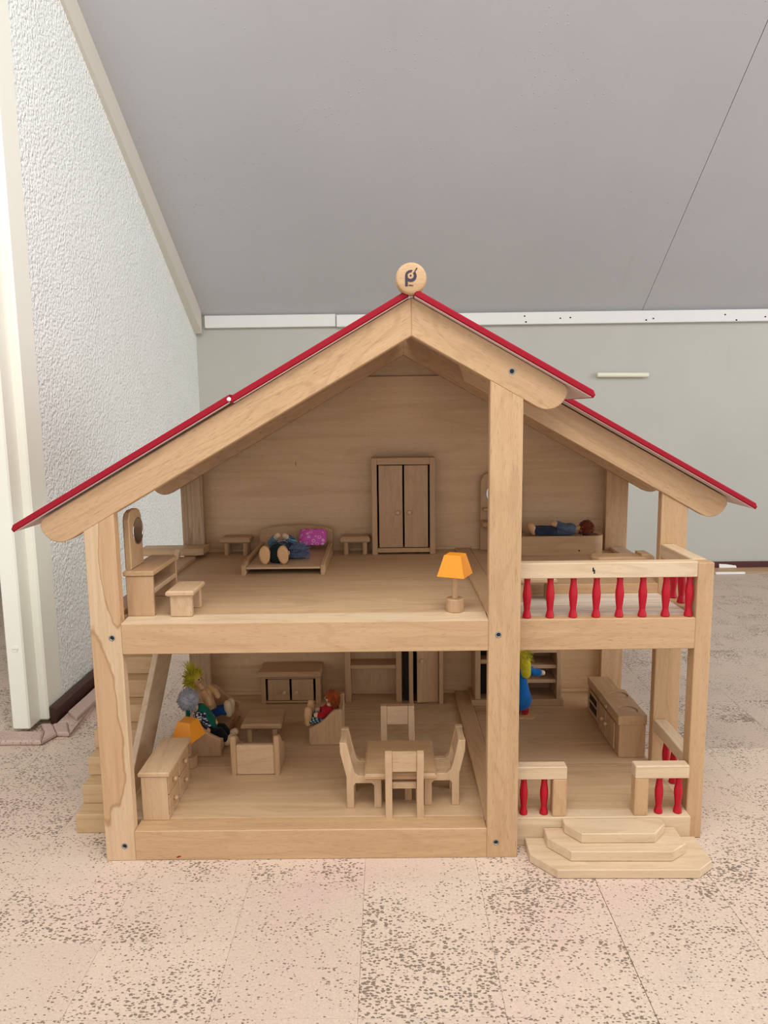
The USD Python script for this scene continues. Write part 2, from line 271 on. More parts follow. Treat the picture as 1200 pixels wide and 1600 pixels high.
def cork(name, base1, base2, pink, speck, seedless=False, lo=.42, hi=.60):
    mk(name, {'g': ('geometry', {}), 'oi': ('object_info', {}), 'off': ('vector_math', {'math_type': 'scale', 'vector1': (13.7, 9.1, 4.3)}), 'add': ('vector_math', {'math_type': 'add'}),
              'm': ('mapping', {'scale': (205., 345., 1.)}), 'v': ('voronoi_texture', {'scale': 1.0, 'randomness': 1.0}), 'wob': ('noise_texture', {'scale': 260., 'detail': 1.0}), 'wv': ('vector_math', {'math_type': 'scale', 'scale': .0035}), 'add2': ('vector_math', {'math_type': 'add'}),
              'nd': ('noise_texture', {'scale': 11., 'detail': 2.0, 'roughness': .6}), 'th': ('map_range', {'from_min': .33, 'from_max': .72, 'to_min': .10, 'to_max': lo, 'clamp': True}),
              'tj': ('math', {'math_type': 'multiply_add', 'value2': .14, 'value3': -.06}), 'th2': ('math', {'math_type': 'add'}),
              'sc': ('separate_color', {}), 'szr': ('map_range', {'from_min': 0.0, 'from_max': 1.0, 'to_min': -.10, 'to_max': .16}), 'th3': ('math', {'math_type': 'add'}),
              'df': ('math', {'math_type': 'subtract'}), 'msk': ('map_range', {'from_min': -.05, 'from_max': .05, 'to_min': .85, 'to_max': 0.0, 'clamp': True}),
              'nb': ('noise_texture', {'scale': 5., 'detail': 3.0}), 'rb': ('rgb_ramp', {'ramp': [(.30, base1), (.55, base2), (.75, pink)]}),
              'nf': ('noise_texture', {'scale': 420., 'detail': 2.0}), 'rf': ('map_range', {'from_min': .3, 'from_max': .7, 'to_min': .90, 'to_max': 1.06}), 'mf': ('vector_math', {'math_type': 'scale'}),
              'ns': ('noise_texture', {'scale': 16., 'detail': 2.0}), 'ss': ('map_range', {'from_min': .66, 'from_max': .8, 'to_min': 0.0, 'to_max': .35, 'clamp': True}), 'cs': ('mix_color', {'b': (.42, .40, .38)}),
              'tr': ('map_range', {'from_min': 0.0, 'from_max': 1.0, 'to_min': .97, 'to_max': 1.03}), 'tm': ('vector_math', {'math_type': 'scale'}),
              'c': ('mix_color', {'b': speck}), 'p': ('principled_bsdf', {'roughness': .5, 'specular_ior_level': .3})},
       [('oi.random', 'off.scale'), ('g.position', 'add.vector1'), ('off.vector', 'add.vector2'), ('add.vector', 'wob.vector'), ('wob.color', 'wv.vector1'), ('add.vector', 'add2.vector1'), ('wv.vector', 'add2.vector2'),
        ('add2.vector', 'm.vector'), ('m.vector', 'v.vector'), ('add.vector', 'nd.vector'), ('nd.fac', 'th.value'), ('oi.random', 'tj.value1'), ('th.result', 'th2.value1'), ('tj.value', 'th2.value2'),
        ('v.color', 'sc.color'), ('sc.r', 'szr.value'), ('th2.value', 'th3.value1'), ('szr.result', 'th3.value2'), ('v.distance', 'df.value1'), ('th3.value', 'df.value2'), ('df.value', 'msk.value'),
        ('g.position', 'nb.vector'), ('nb.fac', 'rb.fac'), ('add.vector', 'nf.vector'), ('nf.fac', 'rf.value'), ('rb.color', 'mf.vector1'), ('rf.result', 'mf.scale'),
        ('add.vector', 'ns.vector'), ('ns.fac', 'ss.value'), ('mf.vector', 'cs.a'), ('ss.result', 'cs.fac'), ('oi.random', 'tr.value'), ('cs.result', 'tm.vector1'), ('tr.result', 'tm.scale'),
        ('tm.vector', 'c.a'), ('msk.result', 'c.fac'), ('c.result', 'p.base_color')])
cork('cork_floor', (.68, .555, .435), (.68, .53, .42), (.68, .50, .425), (.17, .125, .09))
cork('cork_strip', (.56, .42, .34), (.56, .41, .34), (.55, .40, .34), (.30, .20, .15), lo=.28)
cork('cork_dense_dimmed', (.56, .445, .35), (.55, .43, .34), (.56, .42, .345), (.15, .11, .085), lo=.46)  # denser specks; base also darkened for the weaker light at the back right
plain('floor_joint', (.36, .27, .21), .8)

# ------------------------------------------------------------------ the setting
YB, SL = 1.714, 0.57                       # back wall plane, slope of the roof ceiling
def zc(y): return .927 + SL*(YB-y)         # ceiling height above a depth
floor = thing('floor', 'speckled pinkish cork tile floor', None, kind='structure')
obj('subfloor', box(-1.6, 3.2, -1.0, YB+.05, -.03, -.0022, 0), 'floor_joint', floor, smooth=False)
TX, TY, X0, GAP = .1445, .1015, .631, .00010
tiles = []
for i in range(-12, 17):
    yo = -.148 if i < 0 else -.107
    for j in range(-8, 19):
        x0, x1, y0, y1 = X0+i*TX, X0+(i+1)*TX, yo+j*TY, yo+(j+1)*TY
        y1 = min(y1, YB)
        if y0 > YB-.01 or x0 < -1.55: continue
        cx, cy = (x0+x1)/2, (y0+y1)/2
        q = np.array([cx, cy, 0]) - np.array(CAM); dep = q.dot(_f); px = 600+FPX*q.dot(_r)/max(dep, .05); py = 800-FPX*q.dot(_u)/max(dep, .05)
        vis = dep > .1 and -140 < px < 1380 and py < 1900
        tiles.append(((0 if vis else 1, dep if vis else abs(cx)+abs(cy)), i, x0, x1, y0, y1))
tiles.sort(key=lambda t: t[0])
rest = []
for k, (_, i, x0, x1, y0, y1) in enumerate(tiles):
    dz = rng.uniform(-.00008, .00008)
    g1 = {-1: .00032, 0: .00022}.get(i, GAP); g0 = {0: .00032, 1: .00022}.get(i, GAP)          # one open joint by the front steps
    m = box(x0+g0, x1-g1, y0+GAP, y1-GAP, -.002, dz, .00022)
    if k < 300: obj('floor_tile', m, 'cork_dense_dimmed' if x0 > .77 and y0 > .24 else 'cork_floor', floor, smooth=False)
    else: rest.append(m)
obj('floor_tile', cat_(*rest), 'cork_dense_dimmed', floor, smooth=False, kind='stuff')

def quad_slab(pts, t):
    """slab whose visible face is the quad pts; thickness t along its back side"""
    p = np.array(pts, float); n = np.cross(p[1]-p[0], p[3]-p[0]); n /= np.linalg.norm(n)
    V = np.vstack([p, p - n*t]); return trimesh.convex.convex_hull(V)
# left partition wall (plaster) from the jamb to the back corner
obj('wall_left', trimesh.convex.convex_hull(np.array([(-.273, .478, 0), (-.296, YB, 0), (-.277, .478, 1.75), (-.297, YB, 1.0), (-.345, .478, 0), (-.345, YB, 0), (-.345, .478, 1.75), (-.345, YB, 1.0)])), 'plaster', smooth=False, kind='structure')
obj('wall_back', box(-1.6, 3.2, YB, YB+.06, -.03, 1.0, 0), 'wall_paint', smooth=False, kind='structure')
obj('wall_side', box(-1.66, -1.6, -.2, YB, -.03, 2.2, 0), 'wall_paint', smooth=False, kind='structure')  # unseen wall, added to keep the space beyond the door frame dark
ceil = thing('ceiling', 'sloping grey painted attic ceiling boards', None, kind='structure')
for x0, x1 in ((-1.6, 1.2440), (1.2456, 3.2)):
    p = [(x0, YB+.02, zc(YB+.02)), (x0, -.35, zc(-.35)), (x1+(.02 if x1 < 2 else 0)*0, -.35, zc(-.35)), (x1, YB+.02, zc(YB+.02))]
    if x1 < 2: p[2] = (1.1525+.0005, -.35, zc(-.35)); p[3] = (1.2785, YB+.02, zc(YB+.02))
    else: p[0] = (1.2800, YB+.02, zc(YB+.02)); p[1] = (1.1550, -.35, zc(-.35))
    lo_ = np.array(p); obj('ceiling_panel', trimesh.convex.convex_hull(np.vstack([lo_, lo_ + np.array([0, .02, .035])])), 'ceiling_paint', ceil, smooth=False)
obj('joint_backing', trimesh.convex.convex_hull(np.array([(x, y, zc(y)+dz) for x in (1.1, 1.35) for y in (-.35, YB) for dz in (.012, .03)])), 'dark_gap', ceil, smooth=False)
# raking batten under the ceiling along the left wall
def rake(x0, x1, y0, y1, d0, d1):
    return trimesh.convex.convex_hull(np.array([(x, y, zc(y)-d) for x in (x0, x1) for y in (y0, y1) for d in (d0, d1)]))
obj('trim_1', trimesh.convex.convex_hull(np.array([(x, y, zc(y)-d) for x, y in ((-.300, -.3), (-.276, -.3), (-.300, 1.690), (-.2695, 1.690)) for d in (-.004, .074)])), 'beam_paint', smooth=False, kind='structure')
# batten along the top of the back wall, in two pieces, with nail heads
t2 = thing('trim_2', 'white painted batten along the top of the back wall', None, kind='structure')
obj('batten', box(-.262, .200, YB-.016, YB, .886, .929, .002), 'white_trim', t2)
obj('batten', box(.2025, 3.2, YB-.020, YB, .884, .926, .002), 'white_trim', t2)
for x, z in ((.86, .912), (.865, .892), (1.02, .905), (1.285, .893), (1.31, .898), (1.56, .908), (1.60, .889), (1.70, .899), (.985, .903)):
    obj('nail', rod((x, YB-.0215, z), (x+.004, YB-.0195, z), .0022, n=8), 'screw_hole', t2)
# cream door frame at the near end of the left wall
fr = thing('door_1', 'cream painted door frame at the end of the plastered wall', None, kind='structure')
obj('door_stop', box(-.3216, -.2890, .377, .430, .0105, 1.80, .0025), 'cream_paint', fr)
obj('jamb_board', box(-.3216, -.2730, .417, .480, .0105, 1.80, .0030), 'cream_paint', fr)
sc_ = obj('screw', rod((-.304, .3772, .1654), (-.304, .3758, .1654), .0058, n=18), 'cream_paint', fr)
obj('screw_slot', box(-.3090, -.2990, .3752, .3759, .1647, .1661, 0), 'beam_paint', sc_, smooth=False)
# baseboards
obj('baseboard_left', prism([(-.272, 0), (-.2595, 0), (-.2595, .030), (-.264, .036), (-.272, .036)], 'y', .4190, YB-.012, .001), 'dark_baseboard', smooth=False, kind='structure')
obj('baseboard_back', box(-.27, 3.2, YB-.012, YB, 0, .0245, .002), 'red_baseboard', kind='structure')
# cork edging strips around the foot of the door frame
def strip(name, pts, z0, z1, mat='cork_strip', **kw):
    return obj(name, prism(pts, 'z', z0, z1, .0022), mat, **kw)
ed = thing('trim_3', 'mitred cork edging strips around the foot of the door frame', None, kind='structure')
obj('cork_edging', prism([(-.62, .333), (-.248, .333), (-.262, .374), (-.62, .374)], 'z', 0, .010, .003), 'cork_strip', ed)
obj('cork_edging', prism([(-.2475, .3335), (-.2355, .3665), (-.262, .4065), (-.284, .4065), (-.261, .3745)], 'z', 0, .010, .003), 'cork_strip', ed)
obj('cork_edging', prism([(-.2350, .3670), (-.2120, .3660), (-.2360, .4120), (-.2610, .4060)], 'z', 0, .010, .003), 'cork_strip', ed)
obj('cork_edging', prism([(-.2115, .3665), (-.2300, .640), (-.2560, .640), (-.2555, .4070), (-.2355, .4125)], 'z', 0, .010, .003), 'cork_strip', ed)
obj('loose_cork_strip', prism([(-.2175, .4130), (-.2170, .640), (-.2420, .640), (-.2470, .4420)], 'z', .0102, .0180, .0012), 'cork_strip', label='loose flat cork strip lying on the edging beside the dark baseboard', cat='floor strip')
obj('white_stick', box(1.536, 1.640, 1.606, 1.616, 0, .008, .001), 'white_stick', label='thin white stick lying on the floor before the back wall', cat='stick')
obj('paper_scrap', trimesh.convex.convex_hull(np.array([(1.590, 1.697, .0), (1.655, 1.697, 0), (1.590, 1.7005, .0185), (1.652, 1.7005, .011), (1.620, 1.7005, .016), (1.590, 1.699, .0), (1.655, 1.699, 0)])), 'white_stick', label='torn pale scrap leaning on the red baseboard of the back wall', cat='scrap')
hk = thing('wall_peg', 'cream painted horizontal peg on the bare back wall', 'peg', (1.2134, YB, .7055))
obj('bar', rod((1.1225, YB-.014, .7065), (1.3045, YB-.014, .7045), .0085, n=16, b=.002), 'hook_paint', hk)
for x in (1.15, 1.28): obj('bracket', rod((x, YB, .7055), (x, YB-.014, .7055), .006, n=12), 'hook_paint', hk)
obj('floor_plank', box(1.45, 2.4, 1.625, 1.700, 0, .004, .001), 'furn_x', label='thin brown plank edge on the floor along the back baseboard', cat='plank')

# ------------------------------------------------------------------ the doll's house
W1, C0, C1, BT, ZG, ZU = .0386, .5016, .5416, .0150, .0416, .325
YM, DP, DW = .170, .431, .4575
XR0, XR1 = .777, .8175
H = thing('dollhouse', 'large open fronted wooden dollhouse with red roof edges and balcony', 'dollhouse', (.40, .22, 0))
def hb(n, *a, mat='beech_x', b=.001, **k): return obj(n, box(*a, b=b), mat, H, **k)
APX, APZ, S = .4075, .7165, .5675                      # apex of the rafters' top line, roof slope
def zt(x, dz=0): return APZ + dz - S*abs(x-APX)        # top line of the rafters
RH = .0445                                             # vertical height of a rafter
def rafter(x_end, y0, y1, dz=0, x_start=None, round_start=False):
    """rafter from the apex (or x_start) to its rounded lower end"""
    sg = 1 if x_end > APX else -1
    ca = math.atan(S); w = RH*math.cos(ca)             # width square to its length
    L0 = 0 if x_start is None else abs(x_start-APX)/math.cos(ca)
    L1 = abs(x_end-APX)/math.cos(ca)
    R, r2 = w*.62, w*.30                               # big round below, small above
    pts = []
    if x_start is None: pts += [(w*math.tan(ca), -w), (0, 0)]       # plumb cut at the apex
    else: pts += [(L0+R, -w), (L0, -w*.45), (L0+r2, 0)]
    end = [(L1-r2+r2*math.sin(t), -r2+r2*math.cos(t)) for t in np.linspace(0, math.pi/2, 6)]
    end += [(L1-R+R*math.cos(t), -(w-R)-R*math.sin(t)) for t in np.linspace(0.0, math.pi/2, 8)]
    pts += end
    out = [(APX + sg*(u*math.cos(ca) + v*math.sin(ca)), APZ+dz - u*math.sin(ca) + v*math.cos(ca)) for u, v in pts]
    return prism(out, 'y', y0, y1, .0009)
# uprights
hz = lambda x, dz=0: zt(x, dz)-RH+.0004
def post(n, x0, x1, y0, y1, z0, mat, dz=0, slope=True, ztop=None, **k):
    z = (lambda x: ztop) if ztop else (lambda x: hz(x, dz))
    return obj(n, prism([(x0, z0), (x1, z0), (x1, z(x1)), (x0, z(x0))], 'y', y0, y1, .0009), mat, H, **k)
p = post('post', 0, W1, 0, BT, 0, 'heartwood_post', label='post with a tongue of darker heartwood')
def screw(x, z, y=0, parent=H):
    s = obj('screw', lathe([(0, -.0006), (.0030, -.0006), (.0040, .0004), (.0028, .0006), (.0022, .0000), (0, .0000)], (x, y, z), (0, -1, 0), 16), 'screw_metal', parent)
    obj('socket', lathe([(0, .0004), (.0019, .0004), (.0019, .0001), (0, .0001)], (x, y, z), (0, -1, 0), 6), 'screw_hole', s)
post('post', C0, C1, 0, BT, 0, 'beech_z')
for x, z in ((.0268, .3045), (.0251, .0209), (.5143, .3033), (.5137, .0217), (.5272, .6291)): screw(x, z, 0)
post('post', -.004, .0362, DP, DP+BT, 0, 'post_back', dz=.034)
post('post', XR0, XR1, DP, DP+BT, 0, 'beech_z', dz=.034)
post('post', .7785, .8172, YM, YM+BT, 0, 'beech_z')
# front beams and floor slabs
hb('beam', W1, C0, 0, .030, 0, ZG); hb('beam', W1, C0, 0, .016, .2825, .3228)
obj('beam_cap', prism([(0.0005, .3130), (.030, .3130), (.030, .3252), (.0005, .3228)], 'x', W1, C0, .0006), 'pale_x', H)
hb('ground_floor', .004, C0+.030, .0302, DW, .029, ZG, mat='panel_floor', b=.0005)
hb('ground_floor', C0+.0302, .778, YM, DW, .029, ZG, mat='panel_floor', b=.0005)
hb('upper_floor', .002, C0+.030, .0302, DW, .288, ZU, mat='panel_floor', b=.0005)
hb('upper_floor', C0+.0302, .812, YM+.016, DW, .288, ZU, mat='panel_floor', b=.0005)
hb('wing_beam', C1, .7785, YM, YM+.0158, .282, .3255, b=.001)
hb('wing_sill', C1, .7785, YM-.004, YM+.010, .029, ZG-.0002, mat='furn_x', b=.0008)
obj('back_wall', prism([(.010, 0), (.805, 0), (.805, .500), (.540, .648), (.275, .648), (.010, .500)], 'y', DW, DW+.006, .0003), 'panel_wall', H)
obj('gable_panel', prism([(.20, .60), (.62, .60), (APX+.02, .70), (APX-.02, .70)], 'y', DW+.0062, DW+.012, .0003), 'panel_wall', H)
for x0, x1, z in ((.034, C0+.001, ZG), (C0+.031, .777, ZG), (.034, C0+.001, ZU), (C0+.031, .777, ZU)): hb('wall_batten', x0, x1, DW-.004, DW, z, z+.006, mat='panel_wall', b=.0008)
hb('floor_divider', C0-.0005, C0+.0285, .0165, DW-.001, ZG, ZG+.0045, mat='beech_y'); hb('floor_divider', C0+.0000, C0+.0285, .0165, DW-.001, ZU, ZU+.0030, mat='beech_y')
hb('floor_edging', .004, .0315, .016, .383, ZU, ZU+.0065, mat='beech_y'); hb('floor_edging', .786, .812, YM+.018, DP-.002, ZU, ZU+.0060, mat='pale_y')
hb('floor_edging', .003, .012, .0155, DP-.002, .0165, ZG+.0012, mat='pale_y', b=.0008)
# rafters
obj('rafter', rafter(-.0570, 0, .0190), 'beech_rafter_left', H); obj('rafter', rafter(.5985, 0, .0190), 'beech_rafter_right', H)
obj('rafter', rafter(-.0560, DP-.0165, DP-.0004, .011), 'beech_rafter_left', H); obj('rafter', rafter(.8800, DP-.0165, DP-.0004, .011), 'beech_rafter_right', H)
obj('rafter', rafter(.8770, YM-.003, YM+.0145, 0, .487), 'beech_rafter_right', H)
# roof boards, red on top and on the edges, pale underneath
def roof_board(xa, xb, y0, y1, lift=0.0, t=.0088):
    n = 'roof_board'
    def q(x, d): return (x, APZ - S*abs(x-APX) + lift + d)
    e = .0025*(1 if xb > xa else -1)
    pid = obj(n, prism([q(xa, .0014), q(xb, .0014), (xb+e, q(xb, t*.55)[1]), q(xb, t+.0016), q(xa, t+.0016)], 'y', y0, y1, .0016), 'red_paint', H)
    obj('underside', prism([q(xa, .0006), q(xb-e, .0006), q(xb-e, .0013), q(xa, .0013)], 'y', y0+.0006, y1-.001, .0003), 'white_underside', pid)
roof_board(APX-.0035, .1912, -.007, DW+.03); roof_board(.1890, -.0830, -.008, DW+.03, .0028)
roof_board(APX+.0035, .622, -.013, .140); roof_board(APX+.0035, .566, .1405, DW+.03)
roof_board(.567, .9010, .140, DW+.03, .0012)
obj('chipped_edge', ball((.1885, -.006, zt(.1885)+.0078), .0026, 1.2, 1.3, 1.1, 1), 'chip_white', H, label='bare chipped corner of the red board')
# ridge disc with its printed mark
fd = obj('ridge_disc', lathe([(0, -.010), (.0135, -.010), (.0168, -.0085), (.0180, -.0055), (.0180, .0065), (.0166, .0088), (.0140, .0100), (0, .0102)], (.4071, -.004, .7358), (0, -1, 0), 48), 'beech_x', H)
def flat_y(m, x, y, z, tilt=0):
    """lettering mesh (xy plane) stood up to face -y"""
    v = m.vertices; c, s = math.cos(tilt), math.sin(tilt)
    V = np.c_[x + v[:, 0]*c - v[:, 1]*s, y - v[:, 2], z + v[:, 0]*s + v[:, 1]*c]; return trimesh.Trimesh(V, m.faces, process=False)
yf = -.0142
from shapely.geometry import Polygon, Point, LineString, box as sbox
from shapely.ops import unary_union
cx, cz = .00010, .0022
P_ = Point(cx, cz).buffer(.0066, 24).difference(Point(cx-.0003, cz+.0004).buffer(.0037, 20)).difference(Polygon([(cx+.0010, cz+.0018), (cx+.0062, cz+.0068), (cx+.0040, cz+.0080), (cx+.0004, cz+.0046)]))
P_ = unary_union([P_, sbox(cx-.0066, -.0092, cx-.0036, cz+.0006), Point(cx-.0003, cz+.0004).buffer(.00105), LineString([(cx+.0046, cz+.0050), (cx+.0064, cz+.0078)]).buffer(.0005), Point(cx+.0068, cz+.0082).buffer(.0008)])
logo = trimesh.util.concatenate([trimesh.creation.extrude_polygon(g, .0003, engine='earcut') for g in getattr(P_, 'geoms', [P_])])
obj('emblem', flat_y(logo, .4066, yf-.0002, .7358), 'ink', fd, smooth=False, label='dark printed letter P emblem')
tm = meshkit.text_mesh('intoy', .0017, .0003, True)
obj('lettering', flat_y(tm, .4040, yf-.0002, .7268), 'ink', fd, smooth=False)
# balcony: deck, fascia, posts, rails, turned red balusters
XB0, XB1, YF = C1-.001, .7995, .0390
hb('balcony_beam', XB0, .7785, YF, YF+.016, .2690, .3112); hb('balcony_beam', .7790, XB1, .060, YM-.0005, .2690, .3112, mat='beech_y')
for k in range(4): hb('deck_board', XB0+.001, .7786, YF+.0164+k*.0287, YF+.0164+(k+1)*.0287-.0003, .296, .3106, mat='white_plank', b=.0004)
hb('balcony_post', .7785, XB1, YF, .0600, .0005, .3845, mat='beech_z')
hb('hand_rail', XB0, .7783, YF, YF+.0165, .3655, .3860, mat='pale_x'); hb('hand_rail', .7790, XB1-.001, .0602, YM-.0005, .3655, .3850, mat='pale_y')
def baluster(x, y, z0, z1):
    L = z1-z0; pr = [(0, 0), (.0052, 0), (.0060, .02), (.0058, .06), (.0042, .17), (.0041, .22), (.0050, .36), (.0059, .52), (.0058, .62), (.0048, .76), (.0040, .88), (.0046, 1.0), (0, 1.0)]
    obj('baluster', lathe([(r*.95, h*L) for r, h in pr], (x, y, z0), (0, 0, 1), 18), 'red_baluster', H)
for k in range(8): baluster(.5588+.0304*k, .0475, .3112, .3656)
for y in (.085, .113, .141): baluster(.7888, y, .3112, .3656)
# porch
hb('porch_beam', XB0, .7783, .0250, .0450, .0, .0405, mat='pale_x'); hb('porch_beam', .7790, XB1-.002, .0602, YM-.0005, 0, .0405, mat='pale_y')
hb('porch_deck', XB0+.001, .7788, .0452, YM-.0045, .028, .0405, mat='panel_floor', b=.0004)
RZ0, RZ1 = .0935, .1115
hb('porch_rail', XB0, .6120, .0270, .0430, RZ0, RZ1, mat='pale_x'); hb('newel', .5935, .6120, .0272, .0428, .0406, RZ0-.0001, mat='beech_z')
hb('porch_rail', .7030, .7750, .0270, .0430, RZ0, RZ1, mat='pale_x'); hb('newel', .7030, .7215, .0272, .0428, .0406, RZ0-.0001, mat='beech_z')
hb('porch_rail', .7790, XB1-.001, .0602, YM-.0005, .0945, .1130, mat='pale_y')
for x in (.5560, .5835): baluster(x, .0355, .0406, RZ0+.0002)
for x in (.7385, .7645): baluster(x, .0355, .0406, RZ0+.0002)
for y in (.085, .113, .141): baluster(.7888, y, .0406, .0946)
# marks of wear
obj('ink_mark', cat_(box(.6415, .6432, YF-.0002, YF+.0002, .3745, .3795, 0), box(.6430, .6448, YF-.0002, YF+.0002, .3715, .3768, 0)), 'screw_hole', H, smooth=False, label='small black scuff on the balcony rail')
obj('red_mark', cat_(box(.0945, .0985, -.0002, .0002, .0045, .0062, 0), box(.0925, .0955, -.0002, .0002, .0038, .0050, 0)), 'red_paint', H, smooth=False, label='small red smear on the bottom beam')
obj('red_mark', trimesh.convex.convex_hull(np.array([(.2050, DW-.0003, .4935), (.2062, DW-.0003, .4935), (.2068, DW-.0003, .4850), (.2060, DW-.0003, .4850), (.2055, DW+.0002, .489)])), 'red_paint', H, smooth=False, label='small red scratch on the upper back wall')

# outside stair on the left and front steps
stc = thing('staircase', 'outside wooden staircase climbing along the left of the dollhouse', 'staircase', (-.035, .25, 0))
RIS, RUN, SY0 = .0281, .0287, .0635
for k in range(11):
    x0 = -.0675-.0012*min(k, 5)
    obj('step', box(x0, -.0015, SY0+k*RUN, SY0+(k+2 if k < 10 else k+1.6)*RUN, max(k*RIS, .0002), (k+1)*RIS-.0002, .0009), 'stair_wood', stc)
obj('stringer', prism([(.0700, .0005), (.1050, .0005), (.3720, .3150-.0600), (.3720, .3150+.0440-.012), (.0700, .0560)], 'x', -.0012, .0078, .0009), 'pale_y', stc)
obj('landing', prism([(-.072, .388), (.030, .386), (.0435, .392), (.0435, .445), (.034, .4275), (-.072, .4275)], 'z', .3318, .3445, .0010), 'stair_wood', stc)
fs = thing('front_steps', 'three tier pale wooden front steps with cut corners', 'steps', (.68, -.01, 0))
for poly, z0, z1 in (([(.556, .0240), (.556, -.0120), (.5840, -.0448), (.7605, -.0468), (.7840, -.0285), (.7840, .0240)], .0003, .0125),
                     ([(.5812, .0240), (.5812, .0010), (.6050, -.0285), (.7325, -.0305), (.7560, -.0140), (.7560, .0240)], .0127, .0265),
                     ([(.6058, .0240), (.6058, .0105), (.6225, -.0118), (.7165, -.0125), (.7372, .0090), (.7372, .0240)], .0267, .0400)):
    obj('tier', prism(poly, 'z', z0, z1, .0010), 'pale_x', fs)

# ------------------------------------------------------------------ furniture, ground floor
# dining chair, local: back rest at x = 0, seat towards +x, width along y
def make_chair(label):
    t = thing('dining_chair', label, 'chair', (.3155, .0510, ZG), 0, 'dining chairs around the table', local=True)
    side = [(0, 0), (.0102, 0), (.0102, .0330), (.0130, .0362), (.0345, .0362), (.0380, .0330), (.0380, 0), (.0480, 0), (.0480, .0460), (.0170, .0470), (.0115, .0520), (.0080, .0640), (.0010, .0950), (-.0085, .0950), (-.0080, .0800), (0, .0460)]
    for y in (0, .0422): obj('side_frame', prism(side, 'y', y, y+.0093, .0006), 'furn_pale_z', t)
    obj('seat', box(.0098, .0470, .0094, .0421, .0360, .0455, .0006), 'furn_pale_x', t)
    obj('backrest', prism([(.0060, .0680), (.0005, .0945), (-.0078, .0945), (-.0040, .0680)], 'y', .0094, .0421, .0006), 'furn_pale_y', t)
    return t
ch = make_chair('wooden dining chair at the left end of the table, seen from its side')
copy_of(ch, (.4710, .1080, ZG), 180, 'wooden dining chair at the right end of the table, facing left')
copy_of(ch, (.4205, .0262, ZG), 90, 'nearest dining chair, its open back towards us before the table')
copy_of(ch, (.3620, .1740, ZG), -90, 'farthest dining chair, only its back showing behind the table')
t = thing('dining_table', 'small wooden dining table with a thick chamfered top', 'table', (.389, .085, ZG))
obj('tabletop', prism([(.3405, .0345), (.4385, .0345), (.4385, .1370), (.3405, .1370)], 'z', ZG+.0485, ZG+.0575, .0028), 'furn_x', t)
for x in (.372, .401):
    for y in (.074, .112): obj('leg', box(x-.0050, x+.0050, y-.005, y+.005, ZG, ZG+.0484), 'furn_z', t)
# chest of drawers by the left post
t = thing('drawer_chest', 'long low wooden chest with four knobbed drawers by the left post', 'chest', (.06, .076, ZG))
obj('body', cat_(box(.0421, .0770, .0245, .0280, ZG, ZG+.0625), box(.0421, .0770, .1240, .1275, ZG, ZG+.0625), box(.0421, .0455, .0280, .1240, ZG, ZG+.0625), box(.0455, .0770, .0730, .0760, ZG, ZG+.0625), box(.0455, .0770, .0280, .1240, ZG, ZG+.006)), 'furn_pale_z', t)
obj('top', prism([(.0393, .0228), (.0810, .0228), (.0810, .1290), (.0393, .1290)], 'z', ZG+.0626, ZG+.0690, .0012), 'furn_pale_y', t)
for y0, y1 in ((.0285, .0725), (.0765, .1235)):
    for z0, z1 in ((.0070, .0335), (.0350, .0615)):
        d = obj('drawer', box(.0460, .0782, y0, y1, ZG+z0, ZG+z1), 'furn_y', t)
        kx, kz = .0782, ZG+(z0+z1)/2
        obj('knob', lathe([(.0012, -.0002), (.0012, .0015), (.0030, .0022), (.0034, .0040), (.0024, .0058), (0, .0062)], (kx, (y0+y1)/2-.004, kz), (1, 0, 0), 14), 'furn_z', d)
# lamps
def make_lamp(label):
    t = thing('table_lamp', label, 'lamp', (.4628, .0360, ZU), 0, 'orange shaded lamps', local=True)
    obj('base', lathe([(0, 0), (.0112, 0), (.0118, .0006), (.0118, .0160), (.0108, .0172), (0, .0172)], n=28), 'furn_z', t)
    obj('pole', rod((0, 0, .0172), (0, 0, .0500), .0041, n=16), 'furn_z', t)
    a, b = .0182, .0112; V = [(sx*a, sy*a, .0480) for sx in (-1, 1) for sy in (-1, 1)] + [(sx*b, sy*b, .0745) for sx in (-1, 1) for sy in (-1, 1)] + [(sx*(a-.0006), sy*(a-.0006), .0474) for sx in (-1, 1) for sy in (-1, 1)] + [(sx*(b-.0008), sy*(b-.0008), .0753) for sx in (-1, 1) for sy in (-1, 1)]
    obj('shade', trimesh.convex.convex_hull(np.array(V)), 'orange_shade', t, smooth=False)
    return t
lp = make_lamp('orange shaded lamp standing on the upper floor by the middle post')
UsdGeom.Xform(stage.GetPrimAtPath(lp)).AddRotateZOp().Set(-24.0)
copy_of(lp, (.0645, .1745, ZG), -20, 'orange shaded lamp behind the chest on the ground floor')
# easy chairs and sofa, local: s = depth (0 front, .054 back), side panels at both ends of the width
SIDE = [(0, 0), (.0540, 0), (.0545, .0560)] + [(.0505+.0045*math.cos(a), .0570+.0045*math.sin(a)) for a in np.linspace(.2, 2.2, 6)] + [(.0430, .0600), (.0360, .0550), (.0270, .0450), (.0170, .0370), (.0050, .0305), (0, .0285)]
def make_seat(name, width, label, cat, loc, rz, group, tall=0.0):
    t = thing(name, label, cat, loc, rz, group, local=True)
    for y0 in (0, width-.0085): obj('side_panel', prism(SIDE, 'y', y0, y0+.0085, .0016), 'furn_z', t)
    obj('seat', box(.0015, .0500, .0086, width-.0086, .0040, .0210, .001), 'furn_y', t)
    obj('backrest', box(.0460, .0535, .0086, width-.0086, .0005, .0475, .0012), 'furn_pale_y', t)
    return t
make_seat('sofa', .1580, 'wooden sofa along the left side with two dolls on it', 'sofa', (.1065, .3610, ZG), 180, None)
ac = make_seat('armchair', .0740, 'empty wooden armchair with its pale back towards us', 'armchair', (.1350, .1980, ZG), -90, 'wooden armchairs of the sitting group')
